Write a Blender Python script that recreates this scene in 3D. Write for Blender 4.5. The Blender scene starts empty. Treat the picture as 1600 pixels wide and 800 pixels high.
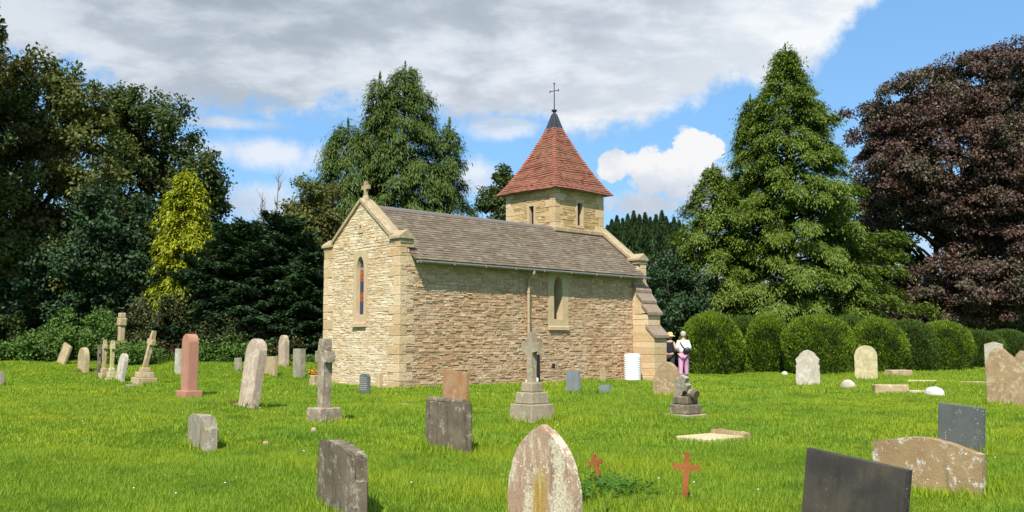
import bpy, bmesh, math, random
import numpy as np
from mathutils import Vector, Matrix, noise as mnoise
random.seed(7); RNG = np.random.default_rng(11)
SC = bpy.context.scene
COL = SC.collection
PI = math.pi
rad = math.radians

# ---------------------------------------------------------------- camera maths
F = 1500.0; PITCH = math.atan(140/F); CP, SP = math.cos(PITCH), math.sin(PITCH); EYE = 1.6
def smooth(t):
    t = np.clip(t, 0, 1); return t*t*(3-2*t)
def gz(x, y):
    """height of the churchyard ground"""
    x = np.asarray(x, float); y = np.asarray(y, float)
    z = .36*smooth(y/20) + .6*smooth((y-28)/14)*smooth((-x-1)/8) + .12*smooth((y-45)/20)*smooth((x-5)/15)
    near = np.exp(-((y-26)/42)**2)
    z = z + near*(.035*np.sin(1.1*x+.7*y+.5)*np.sin(.8*y-.5*x+1.3) + .022*np.sin(2.3*x+1.1)*np.sin(1.9*y+.4*x)
                  + .012*np.sin(4.7*x+.9*y)*np.sin(4.1*y-1.7*x))
    return z
def gzf(x, y): return float(gz(x, y))
def ray(px, py):
    u = (px-800)/F; v = (400-py)/F
    return Vector((u, CP-v*SP, SP+v*CP))
def on_ground(px, py):
    d = ray(px, py); t = 4.0
    while t < 300:
        p = Vector((0, 0, EYE)) + d*t
        if p.z <= gzf(p.x, p.y): break
        t += .02
    return Vector((p.x, p.y, gzf(p.x, p.y)))
def at(px, py, D):
    d = ray(px, py); return Vector((0, 0, EYE)) + d*(D/d.y)
def mpp(p):
    return (p.y*CP + (p.z-EYE)*SP)/F          # metres per photo pixel at a point

# ---------------------------------------------------------------- scene helpers
def tag(o, label=None, cat=None, group=None, kind=None):
    if label: o['label'] = label
    if cat: o['category'] = cat
    if group: o['group'] = group
    if kind: o['kind'] = kind
    return o
def thing(name, label, cat, loc=(0, 0, 0), rotz=0, group=None, rot=None):
    o = bpy.data.objects.new(name, None); COL.objects.link(o)
    o.location = loc; o.rotation_euler = rot if rot else (0, 0, rotz)
    o.empty_display_size = .3
    return tag(o, label, cat, group)
def obj(name, me, mat=None, parent=None, loc=None, rot=None, smooth_=False):
    if isinstance(me, bmesh.types.BMesh):
        m = bpy.data.meshes.new(name); me.to_mesh(m); me.free(); me = m
    if mat is not None and not me.materials:
        for q in (mat if isinstance(mat, (list, tuple)) else [mat]): me.materials.append(q)
    if smooth_: me.polygons.foreach_set('use_smooth', [True]*len(me.polygons))
    o = bpy.data.objects.new(name, me); COL.objects.link(o)
    if parent is not None: o.parent = parent
    if loc is not None: o.location = loc
    if rot is not None: o.rotation_euler = rot
    return o
def dup(root, loc, rotz=None, scale=None):
    r = root.copy(); COL.objects.link(r); r.location = loc
    if rotz is not None: r.rotation_euler = (0, 0, rotz)
    if scale: r.scale = scale
    for ch in list(root.children):
        c = ch.copy(); COL.objects.link(c); c.parent = r
    return r
def np_mesh(name, V, Fq):
    me = bpy.data.meshes.new(name)
    V = np.ascontiguousarray(V, np.float32); Fq = np.ascontiguousarray(Fq, np.int32)
    n, k = Fq.shape
    me.vertices.add(len(V)); me.vertices.foreach_set('co', V.ravel())
    me.loops.add(n*k); me.loops.foreach_set('vertex_index', Fq.ravel())
    me.polygons.add(n); me.polygons.foreach_set('loop_start', np.arange(0, n*k, k, dtype=np.int32))
    try: me.polygons.foreach_set('loop_total', np.full(n, k, np.int32))
    except Exception: pass
    me.update(calc_edges=True); return me
def box(bm, x0, x1, y0, y1, z0, z1, M=None, bev=0):
    c = [(x0,y0,z0),(x1,y0,z0),(x1,y1,z0),(x0,y1,z0),(x0,y0,z1),(x1,y0,z1),(x1,y1,z1),(x0,y1,z1)]
    v = [bm.verts.new((M @ Vector(p)) if M else p) for p in c]
    fs = [bm.faces.new([v[i] for i in f]) for f in ((0,3,2,1),(4,5,6,7),(0,1,5,4),(1,2,6,5),(2,3,7,6),(3,0,4,7))]
    if bev:
        es = {e for f in fs for e in f.edges}
        bmesh.ops.bevel(bm, geom=list(es), offset=bev, segments=1, affect='EDGES')
    return v
def tube(bm, pts, rads, n=8, caps=True):
    pts = [Vector(p) for p in pts]
    if not isinstance(rads, (list, tuple)): rads = [rads]*len(pts)
    rings = []; prev = None
    for i, p in enumerate(pts):
        a = pts[max(i-1, 0)]; b = pts[min(i+1, len(pts)-1)]
        t = (b-a).normalized()
        ref = prev if prev is not None else (Vector((1, 0, 0)) if abs(t.x) < .9 else Vector((0, 1, 0)))
        s = (ref - t*ref.dot(t)).normalized(); prev = s; w = t.cross(s)
        rings.append([bm.verts.new(p + (s*math.cos(2*PI*k/n) + w*math.sin(2*PI*k/n))*rads[i]) for k in range(n)])
    for r0, r1 in zip(rings, rings[1:]):
        for k in range(n): bm.faces.new((r0[k], r0[(k+1) % n], r1[(k+1) % n], r1[k]))
    if caps:
        bm.faces.new(rings[0][::-1]); bm.faces.new(rings[-1])
def lathe(bm, prof, n=20, c=(0, 0, 0)):
    rings = [[bm.verts.new((c[0]+r*math.cos(2*PI*k/n), c[1]+r*math.sin(2*PI*k/n), c[2]+z)) for k in range(n)] for r, z in prof]
    for r0, r1 in zip(rings, rings[1:]):
        for k in range(n): bm.faces.new((r0[k], r0[(k+1) % n], r1[(k+1) % n], r1[k]))
    bm.faces.new(rings[0][::-1]); bm.faces.new(rings[-1])
def prism(bm, outline, t, bev=.01, y0=None, jit=0):
    """outline (x,z) extruded along y, centred, with softened rims"""
    y0 = -t/2 if y0 is None else y0
    P = [(x+random.uniform(-jit, jit), z+random.uniform(-jit, jit)) for x, z in outline]
    n = len(P)
    f = [bm.verts.new((x, y0, z)) for x, z in P]; b = [bm.verts.new((x, y0+t, z)) for x, z in P]
    ff = bm.faces.new(f); bf = bm.faces.new(b[::-1])
    for i in range(n): bm.faces.new((f[i], b[i], b[(i+1) % n], f[(i+1) % n]))
    if bev: bmesh.ops.bevel(bm, geom=list(ff.edges)+list(bf.edges), offset=bev, segments=2, affect='EDGES')

# ---------------------------------------------------------------- materials
class NT:
    def __init__(s, name):
        s.m = bpy.data.materials.new(name); s.m.use_nodes = True; s.t = s.m.node_tree; s.t.nodes.clear()
        s.out = s.n('ShaderNodeOutputMaterial')
    def n(s, typ, **k):
        x = s.t.nodes.new(typ)
        for a, b in k.items(): setattr(x, a, b)
        return x
    def l(s, a, b): s.t.links.new(a, b)
    def val(s, sock, v):
        if hasattr(v, 'is_output') or isinstance(v, bpy.types.NodeSocket): s.l(v, sock)
        else: sock.default_value = v
    def coords(s, kind='Object', scale=(1, 1, 1), rnd=True):
        tc = s.n('ShaderNodeTexCoord'); mp = s.n('ShaderNodeMapping'); s.l(tc.outputs[kind], mp.inputs[0])
        mp.inputs['Scale'].default_value = scale
        if rnd:
            oi = s.n('ShaderNodeObjectInfo'); c = s.n('ShaderNodeVectorMath', operation='SCALE')
            c.inputs[0].default_value = (17, 31, 23); s.l(oi.outputs['Random'], c.inputs['Scale'])
            s.l(c.outputs[0], mp.inputs['Location'])
        return mp.outputs[0]
    def noise(s, vec, scale, detail=5, rough=.6, dist=0):
        x = s.n('ShaderNodeTexNoise'); s.l(vec, x.inputs['Vector'])
        x.inputs['Scale'].default_value = scale; x.inputs['Detail'].default_value = detail
        x.inputs['Roughness'].default_value = rough; x.inputs['Distortion'].default_value = dist
        return x.outputs['Fac']
    def vor(s, vec, scale, feature='F1'):
        x = s.n('ShaderNodeTexVoronoi', feature=feature); s.l(vec, x.inputs['Vector']); x.inputs['Scale'].default_value = scale
        return x.outputs['Distance']
    def step(s, f, a, b):
        x = s.n('ShaderNodeMapRange', interpolation_type='SMOOTHSTEP'); s.val(x.inputs[0], f)
        x.inputs[1].default_value = a; x.inputs[2].default_value = b; return x.outputs[0]
    def math(s, op, a, b=0.0, c=None):
        x = s.n('ShaderNodeMath', operation=op); s.val(x.inputs[0], a); s.val(x.inputs[1], b)
        if c is not None: s.val(x.inputs[2], c)
        return x.outputs[0]
    def mix(s, f, a, b, mode='MIX'):
        x = s.n('ShaderNodeMix', data_type='RGBA', blend_type=mode)
        s.val(x.inputs[0], f)
        for sk, v in ((x.inputs[6], a), (x.inputs[7], b)):
            if isinstance(v, (tuple, list)): sk.default_value = (*v, 1) if len(v) == 3 else v
            else: s.l(v, sk)
        return x.outputs[2]
    def ramp(s, f, stops):
        x = s.n('ShaderNodeValToRGB'); s.l(f, x.inputs[0]); e = x.color_ramp.elements
        while len(e) < len(stops): e.new(.5)
        for el, (p, c) in zip(e, stops): el.position = p; el.color = (*c, 1)
        return x.outputs[0]
    def bump(s, h, strength=.5, dist=.02, normal=None):
        x = s.n('ShaderNodeBump'); s.l(h, x.inputs['Height']); x.inputs['Strength'].default_value = strength
        x.inputs['Distance'].default_value = dist
        if normal: s.l(normal, x.inputs['Normal'])
        return x.outputs[0]
    def surf(s, col, rough=.9, normal=None, metal=0, spec=.3):
        b = s.n('ShaderNodeBsdfPrincipled')
        s.val(b.inputs['Base Color'], (*col, 1) if isinstance(col, tuple) and len(col) == 3 else col)
        s.val(b.inputs['Roughness'], rough); b.inputs['Metallic'].default_value = metal
        b.inputs['Specular IOR Level'].default_value = spec
        if normal: s.l(normal, b.inputs['Normal'])
        s.l(b.outputs[0], s.out.inputs[0]); return s.m
    def island(s):
        return s.n('ShaderNodeNewGeometry').outputs['Random Per Island']

def stone_mat(name, c1, c2, lichen=(.62, .58, .48), amt=.3, yellow=0.0, dark=0.35, streak=.5, bump=.6, spots=.25, dirt=(.05, .045, .035), ycol=(.45, .28, .03), stain=None, pstretch=1):
    """weathered gravestone: two body tones, vertical weather streaks, crusty lichen patches and spots"""
    m = NT(name); v = m.coords(); vs = m.coords(scale=(1, 1, .16))
    big = m.noise(v, 3.2, 6, .65); st = m.noise(vs, 9, 5, .7); fine = m.noise(v, 38, 4, .7)
    col = m.mix(m.step(big, .35, .65), c1, c2)
    col = m.mix(m.math('MULTIPLY', m.step(st, .5, .72), dark), col, dirt)
    col = m.mix(m.math('MULTIPLY', m.step(st, .28, .42), -.35*streak), col, lichen) if False else col
    patch = m.noise(m.coords(scale=(1, 1, pstretch)), 5.5, 7, .75, .4)
    lm = m.math('MULTIPLY', m.step(patch, .62-.3*amt, .70-.3*amt), m.step(fine, .36, .56))
    col = m.mix(m.math('MULTIPLY', lm, .85), col, lichen)
    sp = m.vor(v, 22); spm = m.math('MULTIPLY', m.step(sp, .22, .13), m.step(m.noise(v, 4, 3), .66-.35*spots, .74-.35*spots))
    col = m.mix(spm, col, tuple(min(1, q*1.15) for q in lichen))
    if yellow:
        ym = m.math('MULTIPLY', m.step(m.noise(vs, 5.5, 6, .7), .62-.25*yellow, .72-.25*yellow), m.step(fine, .3, .5))
        col = m.mix(ym, col, ycol)
    if stain:
        tcx = m.n('ShaderNodeTexCoord'); spx = m.n('ShaderNodeSeparateXYZ'); m.l(tcx.outputs['Object'], spx.inputs[0])
        wv = m.math('ADD', m.math('SUBTRACT', spx.outputs[0], stain[0]), m.math('MULTIPLY', m.math('SUBTRACT', m.noise(vs, 7, 5, .7), .5), .16))
        sm = m.math('MULTIPLY', m.step(m.math('ABSOLUTE', wv), stain[1], stain[1]*.2), m.math('MULTIPLY', m.step(m.math('ADD', spx.outputs[2], m.math('MULTIPLY', m.noise(vs, 9, 5, .7), .3)), stain[2]+.22, stain[2]-.10), m.step(m.noise(vs, 26, 4, .7), .32, .48)))
        col = m.mix(sm, col, ycol)
    col = m.mix(m.math('MULTIPLY', fine, .35), col, m.mix(1.0, col, (.6, .6, .6), 'MULTIPLY'))
    h = m.math('ADD', m.math('MULTIPLY', fine, .5), m.math('ADD', m.math('MULTIPLY', m.noise(v, 120, 3), .25), m.math('MULTIPLY', big, .8)))
    return m.surf(col, .92, m.bump(h, bump, .02), spec=.2)

M = {}
M['buff'] = stone_mat('buff_sandstone', (.40, .30, .17), (.46, .36, .21), (.60, .54, .36), .3, 0, .4)
M['buffy'] = stone_mat('buff_sandstone_yellow_lichen', (.50, .42, .24), (.44, .37, .22), (.66, .60, .38), .5, .3, .2, ycol=(.5, .4, .1))
M['tanb'] = stone_mat('brown_sandstone', (.33, .22, .12), (.41, .29, .165), (.56, .49, .33), .38, .25, .35, ycol=(.40, .31, .12))
M['camber'] = stone_mat('tan_stone_white_lichen', (.30, .20, .10), (.36, .25, .13), (.72, .70, .64), .30, 0, .45, spots=.35)
M['front'] = stone_mat('front_stone_lichen', (.38, .25, .17), (.44, .30, .20), (.66, .62, .46), .50, 0, .55, spots=.6, ycol=(.38, .24, .04), stain=(.0, .12, .52), pstretch=.3)
M['pinkl'] = stone_mat('pinkish_stone', (.42, .31, .24), (.47, .36, .27), (.62, .56, .42), .4, .1, .3, ycol=(.3, .2, .08))
M['pink'] = stone_mat('pink_granite', (.42, .20, .135), (.46, .225, .155), (.50, .33, .25), .1, 0, .15, bump=.2, spots=0)
M['grey'] = stone_mat('grey_stone', (.28, .245, .185), (.36, .315, .24), (.54, .49, .39), .3, .05, .5)
M['greyp'] = stone_mat('pale_grey_stone', (.43, .38, .30), (.51, .45, .36), (.68, .64, .56), .35, 0, .35)
M['dark'] = stone_mat('dirty_dark_stone', (.135, .105, .072), (.21, .165, .115), (.42, .37, .28), .28, 0, .75, dirt=(.035, .03, .025), spots=.2)
M['dark2'] = stone_mat('dark_slate_stone', (.05, .046, .042), (.085, .072, .055), (.35, .34, .31), .06, 0, .5, dirt=(.022, .02, .018), spots=.12, bump=.3)
M['slate'] = stone_mat('grey_slate', (.12, .125, .12), (.15, .155, .145), (.38, .38, .34), .12, 0, .3, spots=.35, bump=.3, dirt=(.05, .055, .05))
M['bluegrey'] = stone_mat('blue_grey_slate', (.20, .22, .23), (.23, .25, .25), (.4, .4, .36), .05, 0, .15, spots=.1, bump=.2)
M['orange'] = stone_mat('rusty_orange_stone', (.36, .17, .08), (.40, .24, .13), (.45, .38, .27), .25, .2, .35, ycol=(.42, .17, .05))
M['granite'] = stone_mat('rough_granite', (.26, .205, .14), (.38, .31, .225), (.56, .50, .39), .3, 0, .5, bump=1.0)
M['stepc'] = stone_mat('grey_brown_cross_stone', (.30, .245, .165), (.38, .315, .22), (.52, .46, .34), .28, 0, .45)
M['sandslab'] = stone_mat('sand_slab', (.55, .44, .26), (.62, .50, .30), (.66, .60, .42), .1, 0, .1, bump=.3, spots=.05)
M['white'] = stone_mat('white_lichened_stone', (.50, .49, .44), (.62, .60, .54), (.75, .73, .67), .4, 0, .3)
M['rust'] = stone_mat('rusted_iron', (.27, .085, .028), (.34, .115, .038), (.42, .20, .09), .15, 0, .2, spots=0, bump=.5, dirt=(.14, .05, .02))
M['ashlar'] = stone_mat('ashlar_dressing', (.50, .375, .22), (.56, .43, .27), (.58, .48, .33), .2, 0, .22, bump=.35, spots=.05, dirt=(.20, .15, .09))
M['coping'] = stone_mat('coping_stone', (.36, .27, .16), (.43, .34, .21), (.50, .45, .32), .3, .15, .4, ycol=(.34, .25, .08), bump=.4, dirt=(.10, .08, .05))
M['kneeler'] = M['coping']
M['wcoping'] = stone_mat('weathered_slope_stone', (.25, .19, .145), (.30, .23, .17), (.42, .36, .26), .2, 0, .5, bump=.4)

def rubble_mat(name, stops, mortar=False):
    m = NT(name); v = m.coords(rnd=False)
    fine = m.noise(v, 30, 5, .75); big = m.noise(v, .55, 4, .6); med = m.noise(v, 7, 5, .7)
    col = m.ramp(m.island(), stops)
    col = m.mix(m.step(big, .38, .64), col, m.mix(1.0, col, (.93, .85, .77), 'MULTIPLY'))
    col = m.mix(m.math('MULTIPLY', m.step(med, .48, .72), .35), col, m.mix(1.0, col, (.66, .60, .54), 'MULTIPLY'))
    col = m.mix(m.math('MULTIPLY', m.step(fine, .5, .8), .5), col, m.mix(1.0, col, (1.25, 1.22, 1.15), 'MULTIPLY'))
    h = m.math('ADD', m.math('MULTIPLY', fine, .5), m.math('MULTIPLY', med, 1.0))
    return m.surf(col, .95, m.bump(h, .8, .03), spec=.15)
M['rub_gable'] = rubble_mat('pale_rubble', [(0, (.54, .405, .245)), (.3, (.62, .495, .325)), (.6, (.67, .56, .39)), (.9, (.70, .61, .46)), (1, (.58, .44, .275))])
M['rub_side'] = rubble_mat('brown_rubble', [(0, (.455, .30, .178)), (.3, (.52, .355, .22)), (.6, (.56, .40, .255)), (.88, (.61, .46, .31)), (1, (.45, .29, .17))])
M['rub_tower'] = rubble_mat('tower_rubble', [(0, (.40, .27, .13)), (.4, (.50, .36, .18)), (.8, (.56, .42, .22)), (1, (.42, .29, .15))])
mt = NT('lime_mortar'); v = mt.coords(rnd=False)
M['mortar'] = mt.surf(mt.ramp(mt.noise(v, 12, 5, .7), [(.3, (.50, .39, .265)), (.7, (.62, .51, .365))]), .95, mt.bump(mt.noise(v, 40), .6, .02), spec=.1)

M['quoin'] = rubble_mat('dressed_quoin', [(0, (.50, .365, .21)), (.5, (.57, .43, .26)), (1, (.62, .49, .32))])
def tile_mat(name, stops, moss, mossamt):
    m = NT(name); v = m.coords(rnd=False)
    col = m.ramp(m.island(), stops)
    big = m.noise(v, 1.3, 6, .7); fine = m.noise(v, 28, 4, .7)
    col = m.mix(m.math('MULTIPLY', m.step(big, .45, .7), mossamt), col, moss)
    col = m.mix(m.math('MULTIPLY', m.step(fine, .5, .75), .4), col, m.mix(1.0, col, (1.35, 1.3, 1.2), 'MULTIPLY'))
    return m.surf(col, .85, m.bump(fine, .5, .01), spec=.25)
M['slates'] = tile_mat('stone_slates', [(0, (.125, .092, .064)), (.35, (.148, .112, .078)), (.7, (.17, .132, .094)), (.95, (.215, .18, .13)), (1, (.15, .095, .07))], (.20, .18, .125), .6)
M['clay'] = tile_mat('red_clay_tiles', [(0, (.14, .054, .038)), (.35, (.215, .078, .048)), (.75, (.28, .11, .068)), (1, (.17, .088, .062))], (.17, .10, .06), .65)
M['hip'] = tile_mat('pink_hip_tiles', [(0, (.28, .095, .06)), (.5, (.38, .145, .095)), (1, (.27, .12, .085))], (.30, .15, .10), .3)
def plain(name, col, rough=.6, metal=0, spec=.4, var=.25, sc=14, bump=.15):
    m = NT(name); v = m.coords(); n = m.noise(v, sc, 5, .7)
    c = m.mix(m.math('MULTIPLY', m.step(n, .35, .7), var), col, tuple(q*.45 for q in col))
    return m.surf(c, rough, m.bump(n, bump, .01), metal, spec)
M['lead'] = plain('weathered_lead', (.06, .065, .075), .5, .3)
M['iron'] = plain('dark_iron', (.035, .035, .04), .5, .6)
M['gutter'] = plain('grey_gutter', (.24, .24, .22), .6)
M['pipe'] = plain('buff_painted_pipe', (.42, .32, .19), .6)
M['ridge'] = plain('ridge_tile_grey', (.16, .14, .12), .8)
M['barrel'] = plain('white_plastic', (.78, .79, .78), .5, var=.12)
M['black'] = plain('black_slate', (.012, .012, .013), .35)
M['reveal'] = plain('window_void', (.02, .02, .022), .3)
M['bark'] = plain('bark', (.10, .075, .055), .95, var=.6, sc=5, bump=1)
M['barkp'] = plain('pale_dead_bark', (.26, .23, .19), .95, var=.4, sc=5, bump=1)
M['inscr'] = plain('pale_lettering', (.42, .42, .40), .8)
M['skin'] = plain('skin', (.52, .30, .21), .5, var=.05)
M['shirt'] = plain('white_cotton', (.78, .77, .75), .9, var=.08, sc=8, bump=.6)
M['navy'] = plain('black_cotton', (.014, .017, .028), .9, var=.2)
M['trouserp'] = plain('pink_cotton', (.58, .28, .46), .9, var=.12, sc=8, bump=.6)
M['trousern'] = plain('dark_trousers', (.04, .042, .055), .9)
M['straw'] = plain('straw', (.62, .43, .17), .9, var=.25, sc=30)
M['cap'] = plain('beige_cap', (.48, .42, .32), .9)
M['hair'] = plain('grey_hair', (.36, .33, .30), .8, var=.3)
M['bag'] = plain('black_leather', (.015, .015, .017), .45)
M['shoe'] = plain('shoe_leather', (.05, .04, .035), .6)
M['petal'] = plain('orange_petal', (.75, .13, .02), .7, var=.3)
M['petaly'] = plain('yellow_petal', (.8, .42, .04), .7)
M['whitep'] = plain('white_petal', (.85, .85, .85), .8, var=.1)

# stained glass: horizontal bands of coloured quarries
def glass_mat():
    m = NT('stained_glass'); tc = m.n('ShaderNodeTexCoord'); sp = m.n('ShaderNodeSeparateXYZ'); m.l(tc.outputs['Object'], sp.inputs[0])
    z = m.math('FRACT', m.math('MULTIPLY', sp.outputs[2], .62))
    col = m.ramp(z, [(0, (.32, .075, .025)), (.22, (.36, .10, .03)), (.24, (.34, .34, .38)), (.3, (.02, .03, .10)), (.6, (.025, .04, .14)), (.62, (.30, .07, .02)), (.78, (.34, .09, .03)), (.8, (.02, .03, .10)), (1, (.02, .03, .10))])
    x = m.math('FRACT', m.math('MULTIPLY', sp.outputs[0], 9)); lead = m.step(m.math('ABSOLUTE', m.math('SUBTRACT', x, .5)), .40, .45)
    zz = m.math('FRACT', m.math('MULTIPLY', sp.outputs[2], 7)); lead2 = m.step(m.math('ABSOLUTE', m.math('SUBTRACT', zz, .5)), .42, .46)
    col = m.mix(m.math('MAXIMUM', lead, lead2), col, (.03, .03, .03))
    return m.surf(col, .25, spec=.5)
M['glass'] = glass_mat()
def lattice_mat():
    m = NT('leaded_glass'); tc = m.n('ShaderNodeTexCoord'); sp = m.n('ShaderNodeSeparateXYZ'); m.l(tc.outputs['Object'], sp.inputs[0])
    a = m.math('ADD', m.math('MULTIPLY', sp.outputs[1], 8), m.math('MULTIPLY', sp.outputs[2], 6))
    b = m.math('SUBTRACT', m.math('MULTIPLY', sp.outputs[1], 8), m.math('MULTIPLY', sp.outputs[2], 6))
    la = m.step(m.math('ABSOLUTE', m.math('SUBTRACT', m.math('FRACT', a), .5)), .42, .46)
    lb = m.step(m.math('ABSOLUTE', m.math('SUBTRACT', m.math('FRACT', b), .5)), .42, .46)
    return m.surf(m.mix(m.math('MAXIMUM', la, lb), (.025, .028, .032), (.09, .09, .09)), .2, spec=.6)
M['lattice'] = lattice_mat()

def leaf_mat(name, c1, c2, c3, trans=.25, spec=.25, patch=None, pscale=.5, rough=.55):
    m = NT(name); tc = m.n('ShaderNodeTexCoord')
    col = m.ramp(m.island(), [(0, c1), (.5, c2), (1, c3)])
    n = m.noise(tc.outputs['Object'], pscale, 3, .6)
    if patch: col = m.mix(m.step(n, .45, .66), col, patch)
    b = m.n('ShaderNodeBsdfPrincipled'); m.l(col, b.inputs['Base Color']); b.inputs['Roughness'].default_value = rough
    b.inputs['Specular IOR Level'].default_value = spec
    t = m.n('ShaderNodeBsdfTranslucent'); m.l(m.mix(1.0, col, (1.2, 1.3, .5), 'MULTIPLY'), t.inputs[0])
    x = m.n('ShaderNodeMixShader'); x.inputs[0].default_value = trans
    m.l(b.outputs[0], x.inputs[1]); m.l(t.outputs[0], x.inputs[2]); m.l(x.outputs[0], m.out.inputs[0]); return m.m
LM = {}
LM['olive'] = leaf_mat('olive_leaves', (0.0764, 0.099, 0.023), (0.1184, 0.1279, 0.0306), (0.1624, 0.1754, 0.042), patch=(.075, .052, .020), pscale=.35)
LM['darkoak'] = leaf_mat('dark_leaves', (0.0371, 0.06, 0.015), (0.0619, 0.09, 0.021), (0.0929, 0.1219, 0.027))
LM['yellow'] = leaf_mat('golden_sprays', (0.1446, 0.1762, 0.0075), (0.2459, 0.2722, 0.0088), (0.3616, 0.3682, 0.0148), trans=.2)
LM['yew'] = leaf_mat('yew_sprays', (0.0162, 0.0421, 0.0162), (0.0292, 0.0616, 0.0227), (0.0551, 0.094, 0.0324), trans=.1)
LM['cedar'] = leaf_mat('weeping_sprays', (0.044, 0.0813, 0.0165), (0.0708, 0.1154, 0.0197), (0.11, 0.1508, 0.0247), trans=.15)
LM['green'] = leaf_mat('conifer_sprays', (0.0731, 0.1187, 0.0149), (0.1096, 0.1612, 0.0199), (0.1608, 0.2128, 0.0247), trans=.18)
LM['spire'] = leaf_mat('irish_yew_sprays', (0.0158, 0.0384, 0.0134), (0.0264, 0.0552, 0.0168), (0.0422, 0.0768, 0.0218), trans=.08)
LM['beech'] = leaf_mat('copper_leaves', (0.0579, 0.0315, 0.0261), (0.0894, 0.0484, 0.0365), (0.1367, 0.0786, 0.0547), trans=.12, patch=(.085, .072, .042), pscale=.3, spec=.4)
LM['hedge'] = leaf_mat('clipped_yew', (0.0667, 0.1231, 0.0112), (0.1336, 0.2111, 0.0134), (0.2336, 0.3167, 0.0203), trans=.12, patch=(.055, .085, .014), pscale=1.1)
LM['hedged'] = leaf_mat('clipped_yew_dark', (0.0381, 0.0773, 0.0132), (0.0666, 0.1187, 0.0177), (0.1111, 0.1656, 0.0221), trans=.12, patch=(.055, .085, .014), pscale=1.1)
LM['bramble'] = leaf_mat('bramble_leaves', (0.054, 0.12, 0.0216), (0.09, 0.168, 0.0312), (0.144, 0.228, 0.048), trans=.25)
LM['bramblew'] = leaf_mat('dull_bramble_leaves', (.040, .055, .018), (.062, .075, .026), (.10, .10, .04), trans=.2, patch=(.085, .06, .03))
LM['weed'] = leaf_mat('weed_leaves', (0.0375, 0.105, 0.009), (0.06, 0.15, 0.0135), (0.09, 0.195, 0.0225), trans=.3)
def grass_mat():
    m = NT('grass_blades'); tc = m.n('ShaderNodeTexCoord')
    col = m.ramp(m.island(), [(0, (.155, .255, .016)), (.5, (.215, .335, .023)), (.9, (.265, .39, .034)), (1, (.32, .39, .05))])
    n0 = m.noise(tc.outputs['Object'], .16, 4); n1 = m.noise(tc.outputs['Object'], .5, 4); n2 = m.noise(tc.outputs['Object'], 1.6, 4)
    col = m.mix(m.step(n1, .42, .66), col, m.mix(1.0, col, (1.34, 1.14, .9), 'MULTIPLY'))
    col = m.mix(m.step(n2, .50, .72), col, m.mix(1.0, col, (.46, .60, .70), 'MULTIPLY'))
    col = m.mix(m.math('MULTIPLY', m.step(n0, .44, .60), .7), col, m.mix(1.0, col, (1.25, 1.10, 1.0), 'MULTIPLY'))
    b = m.n('ShaderNodeBsdfPrincipled'); m.l(col, b.inputs['Base Color']); b.inputs['Roughness'].default_value = .5
    b.inputs['Specular IOR Level'].default_value = .2
    t = m.n('ShaderNodeBsdfTranslucent'); m.l(m.mix(1.0, col, (1.2, 1.2, .8), 'MULTIPLY'), t.inputs[0])
    x = m.n('ShaderNodeMixShader'); x.inputs[0].default_value = .35
    m.l(b.outputs[0], x.inputs[1]); m.l(t.outputs[0], x.inputs[2]); m.l(x.outputs[0], m.out.inputs[0]); return m.m
M['grass'] = grass_mat()
g = NT('turf'); v = g.coords(rnd=False)
gc = g.ramp(g.noise(v, 3, 8, .75), [(.25, (.05, .10, .004)), (.5, (.085, .16, .005)), (.75, (.13, .22, .008))])
gc = g.mix(g.math('MULTIPLY', g.step(g.noise(v, .35, 3), .42, .66), .5), gc, g.mix(1.0, gc, (1.3, 1.1, .8), 'MULTIPLY'))
M['turf'] = g.surf(gc, .95, g.bump(g.noise(v, 18, 8, .8), .9, .06), spec=.1)

# ---------------------------------------------------------------- ground
def axis(a, b, fine, far):
    xs = list(np.arange(a, b+1e-6, fine)); s = fine
    lo, hi = a, b
    while hi < far:
        s *= 1.35; hi += s; lo -= s; xs.append(hi); xs.insert(0, lo)
    return np.array(xs)
gx = axis(-34, 44, .3, 1600); gy = axis(4, 70, .3, 1600)
X, Y = np.meshgrid(gx, gy); Z = gz(X, Y)
nx, ny = len(gx), len(gy)
idx = np.arange(nx*ny).reshape(ny, nx)
Fq = np.stack([idx[:-1, :-1], idx[:-1, 1:], idx[1:, 1:], idx[1:, :-1]], -1).reshape(-1, 4)
me = np_mesh('ground', np.stack([X, Y, Z], -1).reshape(-1, 3), Fq)
tag(obj('ground', me, M['turf'], smooth_=True), kind='structure')

# ---------------------------------------------------------------- chapel
A = rad(47.07); CZ = .38
C0 = Vector((-3.335, 28.5, CZ))
U = Vector((math.sin(A), math.cos(A), 0)); Vv = Vector((-math.cos(A), math.sin(A), 0))
W, LN = 4.15, 11.45
chapel = thing('chapel', 'small old stone chapel with brown slate roof and square tower under a red tiled pyramid', 'chapel', C0, -A)
def zl(z): return z-CZ
SL = .765                                  # roof slope (rise per metre)
RZ = 6.0                                   # ridge height
def roofz(v): return RZ - SL*abs(v-W/2)

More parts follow.
